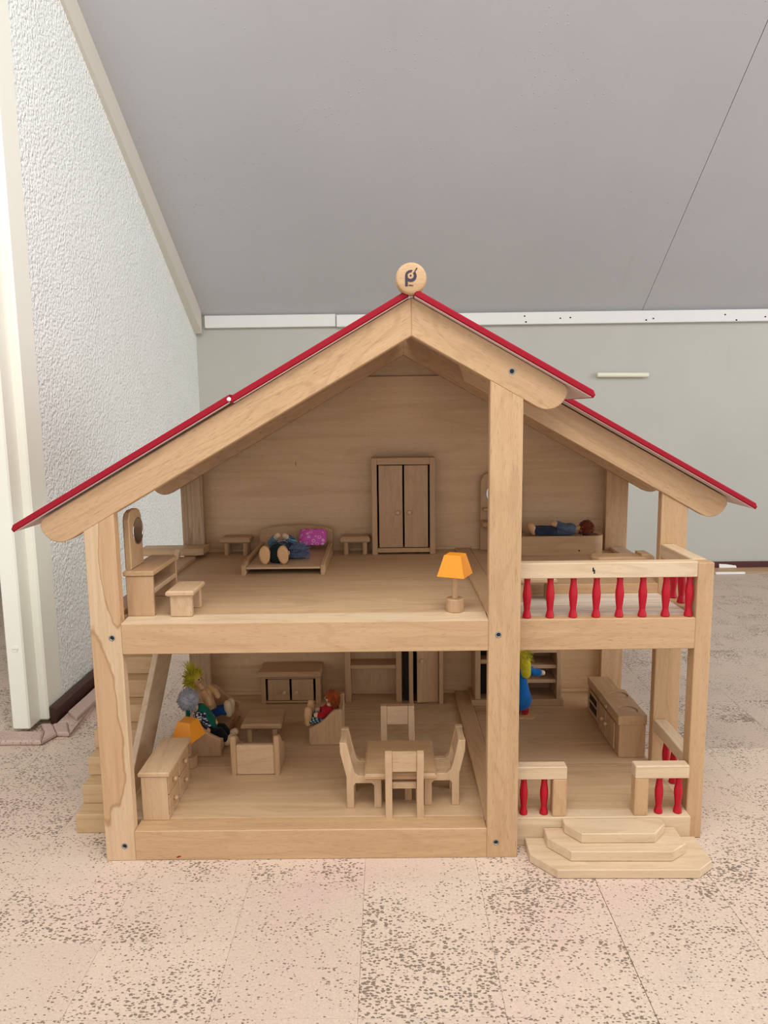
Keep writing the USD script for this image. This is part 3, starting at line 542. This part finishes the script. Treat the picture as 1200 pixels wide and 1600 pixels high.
copy_of(ac, (.2430, .2390, ZG), 0, 'wooden armchair with the red haired doll in it')
t = thing('coffee_table', 'low wooden coffee table with a thick rounded top', 'table', (.163, .275, ZG))
obj('tabletop', prism([(.1300, .2450)] + [(.1970, .2450), (.1970, .3060), (.1300, .3060)], 'z', ZG+.0255, ZG+.0345, .0025), 'furn_x', t)
for x in (.1420, .1840):
    for y in (.2550, .2970): obj('leg', rod((x, y, ZG), (x, y, ZG+.0256), .0044), 'furn_z', t)
# sideboard at the back wall
def knob(x, y, z, par, r=.0040, d=(0, -1, 0)):
    obj('knob', lathe([(r*.45, -.0002), (r*.45, .0016), (r*.85, .0022), (r, .0042), (r*.8, .0062), (0, .0068)], (x, y, z), d, 14), 'furn_pale_z', par)
def cabinet(name, label, x0, x1, y0, y1, z0, z1, doors, gap, side=.0070, top=None, bottom=.006, mat='furn_z'):
    t = thing(name, label, 'cabinet' if name != 'wardrobe' else 'wardrobe', ((x0+x1)/2, (y0+y1)/2, z0))
    topz = .009 if top is None else top
    for x in (x0, x1-side): obj('side_panel', box(x, x+side, y0, y1, z0, z1), mat, t)
    obj('top_rail', box(x0+side, x1-side, y0, y1, z1-topz, z1-.0002), 'furn_x', t)
    obj('bottom_rail', box(x0+side, x1-side, y0+.001, y1, z0+bottom*.3, z0+bottom), 'furn_x', t)
    obj('back_panel', box(x0+side, x1-side, y1-.002, y1-.0002, z0+bottom, z1-topz, 0), 'dark_gap', t, smooth=False)  # back coloured near black as the shade seen through the door gaps
    W = x1-x0-2*side; n = doors; w = (W-gap*(n+1))/n
    for k in range(n):
        a = x0+side+gap+k*(w+gap)
        d = obj('door', box(a, a+w, y0+.0010, y0+.0070, z0+bottom+.0012, z1-topz-.0012), mat, t)
        kx = a+w-.009 if k == 0 else a+.009
        knob(kx, y0+.0010, z0+(z1-z0)*.44, d)
    return t
sb = cabinet('sideboard', 'low two door wooden sideboard with overhanging top at the back wall', .1345, .2455, .4080, .4530, ZG, ZG+.0555, 2, .0042, side=.0085, top=.006)
obj('top', prism([(.1315, .3970), (.2490, .3970), (.2490, .4540), (.1315, .4540)], 'z', ZG+.0556, ZG+.0665, .0022), 'furn_x', sb)
cabinet('wardrobe', 'tall two door wooden wardrobe at the upper back wall', .3473, .4625, .4110, .4530, ZU, ZU+.1770, 2, .0030, side=.0100, top=.0125, bottom=.0120)
# open shelf unit and cupboard with a door ajar
t = thing('shelf_unit', 'open wooden shelf frame standing behind the dining chairs', 'shelf', (.346, .43, ZG))
for x in (.2920, .3880): obj('side_panel', box(x, x+.0110, .4130, .4520, ZG, ZG+.165), 'furn_z', t)
obj('shelf', box(.3030, .3880, .4140, .4520, ZG+.0650, ZG+.0725), 'furn_x', t); obj('shelf', box(.3030, .3880, .4140, .4520, ZG+.1300, ZG+.1370), 'furn_x', t)
obj('back_panel', box(.3030, .3880, .4500, .4522, ZG+.004, ZG+.160, 0), 'furn_pale_z', t, smooth=False)
t = thing('cupboard', 'narrow dark wooden cupboard with its single door ajar', 'cupboard', (.443, .43, ZG))
for x in (.4120, .4680): obj('side_panel', box(x, x+.0080, .4020, .4520, ZG, ZG+.165), 'furn_z', t)
obj('back_panel', box(.4200, .4680, .4500, .4522, ZG, ZG+.160, 0), 'dark_gap', t, smooth=False)  # near black back, the dim inside of the cupboard in its colour
obj('top_rail', box(.4200, .4680, .4030, .4520, ZG+.1560, ZG+.1645), 'furn_x', t); obj('bottom_rail', box(.4200, .4680, .4100, .4500, ZG, ZG+.0030), 'furn_x', t)
dr = obj('door', trimesh.convex.convex_hull(np.array([(x, y, z) for z in (ZG+.0035, ZG+.154) for x, y in ((.4275, .4005), (.4672, .4090), (.4663, .4140), (.4266, .4055))])), 'furn_z', t, smooth=False)
knob(.4360, .4020, ZG+.0850, dr)
obj('dark_panel', box(.4035, .4115, .420, .452, ZG, ZG+.155, 0), 'dark_gap', t, smooth=False, label='near black block put in as the shade of the gap beside the cupboard')  # solid block standing for the shade between the two units
# kitchen hutch with open shelves
t = thing('hutch', 'tall wooden kitchen hutch with open shelves behind the middle post', 'hutch', (.61, .42, ZG))
obj('plinth', box(.5270, .6970, .3890, .4520, ZG, ZG+.0120), 'furn_x', t)
for x0, x1 in ((.5340, .5440), (.5630, .5700), (.6250, .6320)): obj('side_panel', box(x0, x1, .3930, .4520, ZG+.0120, ZG+.1700), 'furn_z', t)
obj('side_panel', prism([(.3920, ZG+.0120), (.4520, ZG+.0120), (.4520, ZG+.1700), (.4100, ZG+.1700), (.4020, ZG+.1050), (.3930, ZG+.0850)], 'x', .6845, .6935, .0008), 'furn_z', t)
for z in (.0400, .0680, .0980, .1330):
    obj('shelf', box(.6320, .6845, .3990, .4500, ZG+z, ZG+z+.0070), 'furn_pale_x', t)
obj('shelf', box(.5440, .6250, .3940, .4500, ZG+.0800, ZG+.0880), 'furn_x', t)
obj('back_panel', box(.5440, .6845, .4480, .4515, ZG+.0120, ZG+.165, 0), 'hutch_back_shade', t, smooth=False)
obj('door', box(.5725, .6240, .3930, .3985, ZG+.0140, ZG+.0780), 'furn_z', t); obj('cupboard_back', box(.5440, .5630, .4200, .4220, ZG+.0120, ZG+.165, 0), 'dark_gap', t, smooth=False)  # near black sheet stands for the shade in the open gap of the hutch
obj('door', box(.6225, .6270, .3700, .3925, ZG+.0700, ZG+.1500), 'furn_pale_z', t)
# stove and sink units along the right side
def unit(name, label, cat, x0, x1, y0, y1, zt_, burners=False):
    t = thing(name, label, cat, ((x0+x1)/2, (y0+y1)/2, ZG))
    obj('body', box(x0+.0020, x1-.0010, y0+.0006, y1-.0006, ZG, ZG+zt_-.0150), 'furn_z', t)
    if burners:
        top = manifold3d.Manifold.cube([x1-x0, y1-y0, .0148]).translate([x0, y0, ZG+zt_-.0149])
        for (bx, by) in ((.7540, .2110), (.7585, .2700)): top = top - manifold3d.Manifold.cylinder(.006, .0150, .0150, 40).translate([bx, by, ZG+zt_-.0022])
        mm = top.to_mesh(); obj('worktop', trimesh.Trimesh(mm.vert_properties[:, :3], mm.tri_verts, process=False), 'furn_y', t)
        for (bx, by) in ((.7540, .2110), (.7585, .2700)): obj('burner', lathe([(0, 0), (.0146, 0), (.0146, .0006), (.0110, .0010), (0, .0010)], (bx, by, ZG+zt_-.0022), n=32), 'furn_x', t)
    else: obj('worktop', box(x0, x1, y0, y1, ZG+zt_-.0149, ZG+zt_), 'furn_y', t)
    return t
k = unit('stove', 'wooden toy stove with two round burner rings', 'stove', .7315, .7760, .1870, .2940, .0690, True)
for y0, y1 in ((.2050, .2440), (.2480, .2880)):
    d = obj('door', box(.7308, .7334, y0, y1, ZG+.0060, ZG+.0500), 'furn_z', k); knob(.7308, y0+.008 if y0 > .23 else y1-.008, ZG+.034, d, .0034, (-1, 0, 0))
obj('control_knob', rod((.7312, .243, ZG+.061), (.7275, .243, ZG+.061), .0032, n=12), 'furn_pale_z', k)
k = unit('sink_unit', 'lower wooden kitchen unit behind the stove', 'cabinet', .7375, .7760, .2965, .3800, .0590)
d = obj('oven_frame', cat_(box(.7345, .7381, .3060, .3110, ZG+.004, ZG+.044), box(.7345, .7381, .3610, .3660, ZG+.004, ZG+.044), box(.7345, .7381, .3110, .3610, ZG+.004, ZG+.009), box(.7345, .7381, .3110, .3610, ZG+.039, ZG+.044)), 'furn_z', k)
obj('oven_opening', box(.7372, .7385, .3110, .3610, ZG+.009, ZG+.039, 0), 'dark_gap', d, smooth=False)
obj('oven_bar', rod((.7352, .3110, ZG+.026), (.7352, .3610, ZG+.026), .0016, n=10), 'furn_y', d)

# ------------------------------------------------------------------ furniture, upper floor
t = thing('dressing_table', 'wooden dressing table with an upright round mirror at the front left', 'dressing table', (.055, .079, ZU))
for y0, y1 in ((.0262, .0320), (.1265, .1323)): obj('side_panel', box(.0385, .0735, y0, y1, ZU+(.0066 if 0 else 0), ZU+.0528), 'furn_z', t)
obj('top', prism([(.0362, .0245), (.0752, .0245), (.0752, .1260), (.0700, .1345), (.0362, .1345)], 'z', ZU+.0530, ZU+.0595, .0010), 'furn_y', t)
obj('back_panel', box(.0385, .0410, .0321, .1264, ZU+.0150, ZU+.0528), 'furn_y', t); obj('shelf', box(.0411, .0730, .0321, .1264, ZU+.0280, ZU+.0345), 'furn_pale_y', t)
mb = obj('mirror_board', prism([(.0330, ZU+.0596), (.0800, ZU+.0596), (.0800, ZU+.1250), (.0740, ZU+.1335), (.0660, ZU+.1360), (.0470, ZU+.1360), (.0390, ZU+.1335), (.0330, ZU+.1250)], 'x', .0365, .0450, .0014), 'furn_z', t)
obj('mirror', lathe([(0, .0006), (.0150, .0005), (.0168, .0001), (.0174, .0006), (.0180, .0008), (.0184, 0), (.0184, -.0003), (0, -.0003)], (.0450, .0640, ZU+.1060), (1, 0, 0), 40), 'mirror_metal', mb)
def make_stool(label):
    t = thing('bench_stool', label, 'stool', (.1095, .0465, ZU), 0, 'small panel legged stools', local=True)
    obj('seat', prism([(-.0180, -.0285), (.0180, -.0285), (.0180, .0285), (-.0180, .0285)], 'z', .0275, .0345, .0018), 'furn_pale_y', t)
    for y0 in (-.0245, .0165): obj('leg', box(-.0140, .0140, y0, y0+.0080, 0, .0276), 'furn_pale_z', t)
    return t
st = make_stool('small wooden stool in front of the dressing table')
copy_of(st, (.5880, .1420, .3106), 90, 'small wooden stool on the balcony, half hidden by the middle post')
def make_side(label):
    t = thing('bedside_table', label, 'table', (.0955, .4360, ZU), 0, 'round legged tables beside the bed', local=True)
    obj('tabletop', prism([(-.0270, -.0180), (.0270, -.0180), (.0270, .0180), (-.0270, .0180)], 'z', .0225, .0335, .0028), 'furn_x', t)
    for x in (-.0175, .0175):
        for y in (-.0110, .0110): obj('leg', rod((x, y, 0), (x, y, .0226), .0048), 'furn_z', t)
    return t
bs = make_side('low wooden bedside table left of the bed')
copy_of(bs, (.3160, .4300, ZU), 0, 'low wooden bedside table between bed and wardrobe')
# double bed
t = thing('bed', 'low wooden double bed with an arched headboard', 'bed', (.206, .345, ZU))
arch = [(.1385, ZU), (.2745, ZU), (.2745, ZU+.0420)] + [(.2065+.068*math.cos(a), ZU+.0420+.0125*math.sin(a)) for a in np.linspace(.15, math.pi-.15, 14)] + [(.1385, ZU+.0420)]
obj('headboard', prism(arch, 'y', .4300, .4375, .0014), 'furn_x', t)
for x in (.1385, .2665): obj('side_rail', prism([(.2560, ZU), (.4299, ZU), (.4299, ZU+.0230), (.2620, ZU+.0185), (.2560, ZU+.0150)], 'x', x, x+.0080, .0016), 'furn_y', t)
obj('bed_board', box(.1466, .2664, .2565, .4298, ZU+.0095, ZU+.0125, .0005), 'furn_pale_x', t)
def pillow(c, sx, sy, sz):
    m = trimesh.creation.icosphere(subdivisions=4); v = m.vertices
    f = lambda a, e: np.sign(a)*np.abs(a)**e
    V = np.c_[f(v[:, 0], .45)*sx, f(v[:, 1], .45)*sy, f(v[:, 2], .9)*sz]
    V[:, 2] *= .35 + .65*np.clip(1-np.maximum(np.abs(V[:, 0]/sx), np.abs(V[:, 1]/sy))**4, 0, 1)
    return V, m.faces
V, F = pillow(None, .0250, .0190, .0110); V[:, 2] += .0035*(V[:, 1] > 0)*0
a = math.radians(38); V = np.c_[V[:, 0], V[:, 1]*math.cos(a)-V[:, 2]*math.sin(a), V[:, 1]*math.sin(a)+V[:, 2]*math.cos(a)] + np.array([.2395, .4090, ZU+.0345])
obj('pillow', (V, F), 'pink_print', smooth=True, label='pink pillow printed with pale rings at the head of the bed', cat='pillow')
# washstand behind the post
t = thing('washstand', 'wooden washstand with a round mirror, half hidden by the middle post', 'washstand', (.585, .445, ZU))
obj('back_board', prism([(.5480, ZU), (.6220, ZU), (.6220, ZU+.130), (.6160, ZU+.1420), (.6050, ZU+.1470), (.5650, ZU+.1470), (.5540, ZU+.1420), (.5480, ZU+.130)], 'y', .4420, .4500, .0012), 'furn_z', t)
obj('mirror', lathe([(0, .0006), (.0200, .0005), (.0212, .0009), (.0218, 0), (0, -.0003)], (.5800, .4420, ZU+.1080), (0, -1, 0), 36), 'mirror_metal', t)
obj('basin', prism([(.5475, .4419), (.5500, .4190), (.5620, .4080), (.6080, .4080), (.6200, .4190), (.6225, .4419)], 'z', ZU+.0470, ZU+.0580, .002), 'furn_x', t)
obj('shelf', box(.5520, .6180, .4280, .4419, ZU+.0760, ZU+.0810), 'furn_x', t); obj('pedestal', rod((.585, .428, ZU), (.585, .428, ZU+.0470), .012), 'furn_z', t)
# cot with rounded end
ring = [(.6150, .3880), (.7430, .3860)] + [(.7430+.022*math.cos(a), .4080+.022*math.sin(a)) for a in np.linspace(-math.pi/2, math.pi/2, 9)] + [(.6150, .4300)]
import shapely
from shapely.geometry import Polygon as SP
outer = SP(ring); inner = outer.buffer(-.0062)
def ext(poly, h, z):
    cs = manifold3d.CrossSection([np.array(shapely.geometry.polygon.orient(poly).exterior.coords)[:-1]]); return manifold3d.Manifold.extrude(cs, h).translate([0, 0, z])
cot = ext(outer, .0345, ZU+.0002) - ext(inner, .03, ZU+.0240)
mm = cot.to_mesh()
t = thing('cot', 'box shaped wooden cot with a rounded end under the right roof slope', 'bed', (.69, .408, ZU))
obj('cot_body', trimesh.Trimesh(mm.vert_properties[:, :3], mm.tri_verts, process=False), 'furn_x', t)
obj('plug', rod((.7180, .3867, ZU+.0085), (.7180, .3861, ZU+.0085), .0016, n=10), 'screw_hole', t)
# low bench by the balcony
t = thing('low_bench', 'low wooden bench with a raised chamfered end behind the balcony rail', 'bench', (.74, .222, ZU))
obj('seat', prism([(.6915, .2240), (.6935, .2140), (.7000, .2060), (.7720, .2060), (.7720, .2420), (.7000, .2420), (.6935, .2340)], 'z', ZU+.0235, ZU+.0330, .0022), 'furn_x', t)
obj('end_block', prism([(.7660, ZU), (.7860, ZU), (.7860, ZU+.0330), (.7800, ZU+.0370), (.7660, ZU+.0370)], 'y', .2080, .2400, .0014), 'furn_z', t)
obj('leg', box(.7020, .7090, .2100, .2380, ZU, ZU+.0236), 'furn_z', t)

# ------------------------------------------------------------------ dolls
def strands(c, r, n, L, seed, wild=.35, drop=0.0, face=(0, 0, 0), cut=.25, w=.0007):
    """a cap of short thick yarn strands round a head centre, open towards the face direction"""
    g = np.random.default_rng(seed); out = []; f = np.array(face, float); f /= max(np.linalg.norm(f), 1e-9)
    while len(out) < n:
        d = g.normal(size=3); d /= np.linalg.norm(d)
        if d.dot(f) > cut: continue
        p0 = np.array(c) + d*r*.92; t = d + g.normal(size=3)*wild + np.array([0, 0, -drop]); t /= np.linalg.norm(t)
        p1 = p0 + t*L*g.uniform(.6, 1.15)
        out.append(rod(p0, p1, w*1.2, w*.5, n=5, b=.0001))
    return out
def hair(c, r, face, mat, par, seed, n=140, L=.006, wild=.5, cut=.3, lump=1.0, drop=0.0, up=0.0):
    f = np.array(face, float); f /= np.linalg.norm(f)
    cap = ball(np.array(c) - f*r*.16 + np.array([0, 0, r*.10]), r*1.04*lump, sub=3)
    cap.vertices += (meshkit.noise(cap.vertices*900, seed)[:, None]-.5)*.0016*(cap.vertices-np.array(c))/r
    obj('hair', cat_(cap, *strands(c, r*1.06*lump, n, L, seed, wild, drop, f, cut)), mat, par, smooth=40)
def face_bits(c, r, face, par, up=(0, 0, 1)):
    f = np.array(face, float); f /= np.linalg.norm(f); s = np.cross(f, up); s /= np.linalg.norm(s); u = np.cross(s, f)
    for sg in (-1, 1):
        d = f + s*.38*sg + u*.15; d /= np.linalg.norm(d); obj('eye', ball(np.array(c)+d*r*.97, r*.13, sub=1), 'black_eye', par)
    d = f - u*.38; d /= np.linalg.norm(d); obj('mouth', ball(np.array(c)+d*r*.965, r*.11, 1.0, 1.0, .5, sub=1), 'mouth_red', par)
def doll(name, label, loc, J, skin, top, bottom, shoe='doll_wood', arm_r=.0042, leg_r=.0058, body_r=(.0105, .0095), sleeves=True, shoes=True, skirt=None):
    """J: joints in world coordinates. One wooden body; shirt, trousers, shoes and hair are its children."""
    t = thing(name, label, 'doll', loc)
    C = np.array
    def seg(*p): return chain([tuple(a) for a in p])
    def q(k, r): return (*J[k], r)
    R = J['hr']
    body = [manifold3d.Manifold.sphere(R, 28).translate([float(x) for x in J['head']]), manifold3d.Manifold.sphere(R*.16, 12).translate([float(x) for x in C(J['head'])+C(J['face'])/np.linalg.norm(J['face'])*R])]
    body += seg(q('head', .005), q('chest', .0055), q('pelvis', .007))
    for s in 'lr':
        body += seg(q('chest', .004), q('sh'+s, .0038), q('el'+s, .0035), q('ha'+s, .0050))
        body += seg(q('pelvis', .005), q('hip'+s, .005), q('kn'+s, .0046), q('an'+s, .0042))
    obj('body', smooth_union(body, .0022, 5), skin, t, smooth=True)
    sh = seg(q('chest', body_r[0]), q('pelvis', body_r[1]))
    if sleeves:
        for s in 'lr':
            e, h = C(J['el'+s]), C(J['ha'+s]); sh += seg(q('chest', .0060), q('sh'+s, arm_r+.0012), q('el'+s, arm_r+.0008), (*(e+(h-e)*.55), arm_r+.0008))
    obj('shirt', smooth_union(sh, .0022, 4), top, t, smooth=True)
    tr = []
    if skirt: tr += seg((*J['pelvis'], .0125), (*((C(J['knl'])+C(J['knr']))/2), skirt))
    else:
        tr += seg(q('pelvis', .0100), q('hipl', .0078)) + seg(q('pelvis', .0100), q('hipr', .0078))
        for s in 'lr': a_, b_ = C(J['kn'+s]), C(J['an'+s]); tr += seg(q('hip'+s, .0075), q('kn'+s, leg_r+.0010), (*(a_+(b_-a_)*.75), leg_r+.0006))
    obj('skirt' if skirt else 'trousers', smooth_union(tr, .0022, 4), bottom, t, smooth=True)
    if shoes:
        for s in 'lr':
            a_ = C(J['an'+s]); d = C(J['toe'+s]) - a_
            so = chain([(*(a_-d*.15), .0062), (*(a_+d*.6), .0068), (*(a_+d), .0060)])
            obj('shoe', smooth_union(so, .002, 3), shoe, t, smooth=True)
    face_bits(J['head'], R, J['face'], t, J.get('up', (0, 0, 1)))
    return t
def V3(*a): return np.array(a, float)
# grandfather on the sofa
J = dict(head=(.0520, .2330, .1250), hr=.0140, face=(.75, .45, .1), chest=(.0690, .2360, .0975), pelvis=(.0790, .2400, .0735), shl=(.0655, .2230, .1020), ell=(.0700, .2190, .0860), hal=(.0810, .2230, .0765), shr=(.0690, .2490, .1020), elr=(.0790, .2510, .0900), har=(.0880, .2450, .0800),
         hipl=(.0820, .2330, .0700), knl=(.0985, .2330, .0700), anl=(.1100, .2340, .0530), toel=(.1180, .2350, .0600), hipr=(.0820, .2470, .0700), knr=(.0990, .2480, .0710), anr=(.1105, .2490, .0560), toer=(.1190, .2500, .0620))
g = doll('grandfather_doll', 'doll with fluffy grey hair, green vest and checked shirt on the sofa', (.075, .238, .062), J, 'doll_wood', 'plaid_shirt', 'black_cloth', shoe='doll_wood_pale', body_r=(.0100, .0092), arm_r=.0050)
hair(J['head'], .0140, J['face'], 'grey_hair', g, 3, 420, .0065, 1.1, .30, 1.16)
obj('vest', smooth_union(chain([(.0665, .2400, .1045, .0112), (.0730, .2420, .0930, .0128), (.0810, .2450, .0760, .0114)]), .002, 3), 'green_felt', g, smooth=True)
obj('neckerchief', smooth_union(chain([(.0500, .2270, .1090, .0040), (.0490, .2265, .0960, .0030)]), .002, 2), 'green_felt', g, smooth=True)
# yellow haired child beside him
J = dict(head=(.0460, .2860, .1400), hr=.0115, face=(.9, -.25, -.05), chest=(.0620, .2900, .1130), pelvis=(.0700, .2950, .0800), shl=(.0620, .2810, .1180), ell=(.0690, .2760, .1090), hal=(.0720, .2740, .1000), shr=(.0660, .3010, .1190), elr=(.0780, .2950, .1140), har=(.0830, .2900, .1080),
         hipl=(.0730, .2880, .0770), knl=(.0900, .2870, .0830), anl=(.1010, .2860, .0800), toel=(.1000, .2850, .0960), hipr=(.0730, .3020, .0770), knr=(.0900, .3040, .0800), anr=(.1010, .3040, .0760), toer=(.1020, .3040, .0920))
g = doll('child_doll', 'doll with spiky yellow hair and blue trousers sitting behind the grey haired one', (.07, .293, .062), J, 'doll_wood', 'doll_wood', 'blue_cloth', shoe='doll_wood_pale', sleeves=True)
hair(J['head'], .0115, J['face'], 'yellow_hair', g, 5, 260, .012, .5, .42, 1.05)
obj('hair_tuft', cat_(*[rod((.0440+.004*a, .2860, .1500), (.0400+.010*a+.003*b, .286+.004*b, .1740-.006*abs(a)), .0011, .0004, n=5, b=.0001) for a in (-1, -.5, 0, .5) for b in (-1, 0, 1)]), 'yellow_hair', g)
# red haired doll in the armchair
J = dict(head=(.2790, .2660, .1130), hr=.0105, face=(-1, -.15, -.05), chest=(.2735, .2680, .0900), pelvis=(.2690, .2700, .0730), shl=(.2735, .2580, .0950), ell=(.2640, .2560, .0860), hal=(.2540, .2580, .0860), shr=(.2735, .2790, .0950), elr=(.2640, .2800, .0860), har=(.2540, .2780, .0860),
         hipl=(.2650, .2640, .0715), knl=(.2500, .2620, .0760), anl=(.2400, .2610, .0740), toel=(.2400, .2600, .0940), hipr=(.2650, .2770, .0715), knr=(.2500, .2790, .0770), anr=(.2420, .2800, .0780), toer=(.2430, .2800, .0980))
g = doll('redhead_doll', 'doll with red hair, red jumper and checked trousers in the right armchair', (.27, .268, .062), J, 'doll_wood_pale', 'red_cloth', 'plaid_trousers', shoe='doll_wood', body_r=(.0115, .0105))
hair(J['head'], .0105, J['face'], 'red_hair', g, 8, 320, .0065, .22, .20, 1.10, 1.1)
# blond doll standing at the hutch
J = dict(head=(.6050, .3480, .1600), hr=.0130, face=(.5, .8, 0), chest=(.6080, .3500, .1290), pelvis=(.6100, .3500, .0980), shl=(.5980, .3530, .1330), ell=(.6020, .3640, .1240), hal=(.6160, .3720, .1190), shr=(.6180, .3480, .1330), elr=(.6320, .3520, .1210), har=(.6500, .3560, .1180),
         hipl=(.6030, .3500, .0920), knl=(.6030, .3500, .0700), anl=(.6030, .3500, .0500), toel=(.6060, .3430, .0480), hipr=(.6160, .3500, .0920), knr=(.6170, .3490, .0720), anr=(.6180, .3480, .0500), toer=(.6230, .3420, .0480))
g = doll('blond_doll', 'standing doll with yellow hair, blue dress and red stockings behind the middle post', (.61, .35, ZG), J, 'doll_wood_pale', 'bright_blue', 'bright_blue', skirt=.0200, shoes=False, body_r=(.0120, .0120), arm_r=.0060)
hair(J['head'], .0130, J['face'], 'yellow_hair', g, 11, 260, .016, .3, .3, 1.08, .9)
obj('long_hair', smooth_union(chain([(.6090, .3430, .1600, .0120), (.6150, .3390, .1400, .0105), (.6170, .3390, .1230, .0085)]), .0025, 2), 'yellow_hair', g, smooth=True)
for s in (('knl', 'anl'), ('knr', 'anr')): obj('stocking', smooth_union(chain([(*(V3(*J[s[0]])+V3(0, 0, .01)), .0058), (*J[s[1]], .0072)]), .002, 2), 'red_cloth', g, smooth=True)
for k_ in ('anl', 'anr'): obj('foot', lathe([(0, 0), (.0120, 0), (.0130, .0010), (.0125, .0022), (0, .0028)], (J[k_][0]+.004, J[k_][1]-.006, ZG), n=28), 'doll_wood', g)
# doll lying in the cot
zc_ = ZU+.0345
J = dict(head=(.7335, .4060, zc_+.0125), hr=.0125, face=(-.45, .1, .9), up=(1, 0, 0), chest=(.7060, .4070, zc_+.0100), pelvis=(.6780, .4080, zc_+.0080), shl=(.7080, .3960, zc_+.0110), ell=(.6950, .3940, zc_+.0130), hal=(.6740, .4010, zc_+.0210), shr=(.7080, .4180, zc_+.0110), elr=(.6950, .4190, zc_+.0140), har=(.6770, .4110, zc_+.0210),
         hipl=(.6720, .4010, zc_+.0075), knl=(.6560, .4010, zc_+.0080), anl=(.6390, .4010, zc_+.0080), toel=(.6340, .4010, zc_+.0170), hipr=(.6720, .4150, zc_+.0075), knr=(.6560, .4150, zc_+.0080), anr=(.6390, .4150, zc_+.0080), toer=(.6340, .4150, zc_+.0170))
g = doll('sleeping_doll', 'doll with auburn hair and blue denim clothes lying on the cot', (.69, .408, zc_), J, 'doll_wood', 'denim', 'dark_denim', body_r=(.0115, .0100), arm_r=.0052, leg_r=.0068)
hair(J['head'], .0125, (-.75, 0, .55), 'auburn_hair', g, 13, 260, .004, .8, .30, 1.06)
# doll lying on the double bed, feet towards us
zb = ZU+.0125
J = dict(head=(.1930, .3900, zb+.0110), hr=.0120, face=(0, -.35, .9), up=(0, 1, 0), chest=(.1925, .3590, zb+.0120), pelvis=(.1905, .3260, zb+.0110), shl=(.1800, .3600, zb+.0160), ell=(.1740, .3440, zb+.0240), hal=(.1880, .3290, zb+.0400), shr=(.2050, .3600, zb+.0160), elr=(.2130, .3460, zb+.0260), har=(.1995, .3320, zb+.0385),
         hipl=(.1820, .3180, zb+.0100), knl=(.1770, .2990, zb+.0110), anl=(.1740, .2830, zb+.0090), toel=(.1720, .2810, zb+.0270), hipr=(.2000, .3180, zb+.0100), knr=(.2080, .2990, zb+.0150), anr=(.2040, .2830, zb+.0090), toer=(.2010, .2810, zb+.0270))
g = doll('lying_doll', 'doll lying on the double bed with its wooden soles towards us', (.19, .34, zb), J, 'doll_wood_pale', 'plaid_blouse', 'dark_plaid', skirt=.0175, shoes=False, body_r=(.0125, .0130), arm_r=.0056)
for k_, dx in (('anl', -1), ('anr', 1)):
    a_ = V3(*J[k_]); V = []
    prof = [(.0088*math.cos(x)*(1.04 if math.sin(x) > 0 else .97), .0152*math.sin(x)) for x in np.linspace(0, 2*math.pi, 28, endpoint=False)]
    tl = .12 if dx > 0 else .03
    pr = [(a_[0] + u*math.cos(tl) - w*math.sin(tl), zb+.0158 + u*math.sin(tl) + w*math.cos(tl)) for u, w in prof]
    obj('shoe', prism(pr, 'y', .2735, .2860, .0022), 'doll_wood', g)
gg = np.random.default_rng(5); fr_ = []
for _ in range(240):
    p0 = V3(.2080+gg.uniform(0, .008), .325+gg.uniform(-.012, .02), zb+gg.uniform(.004, .020)); p1 = p0 + V3(gg.uniform(.006, .030), gg.uniform(-.014, .014), gg.uniform(-.006, .010)); p1[2] = max(p1[2], zb+.001)
    fr_.append(rod(p0, p1, .0008, .0004, n=4, b=.0001))
obj('fringed_shawl', cat_(ball((.2170, .3280, zb+.0085), .0090, 1.5, 1.3, .9, 2), *fr_), 'blue_tulle', g, smooth=40)
hair(J['head'], .0120, (0, -.5, .8), 'grey_hair', g, 17, 160, .005, .8, .3, 1.06)
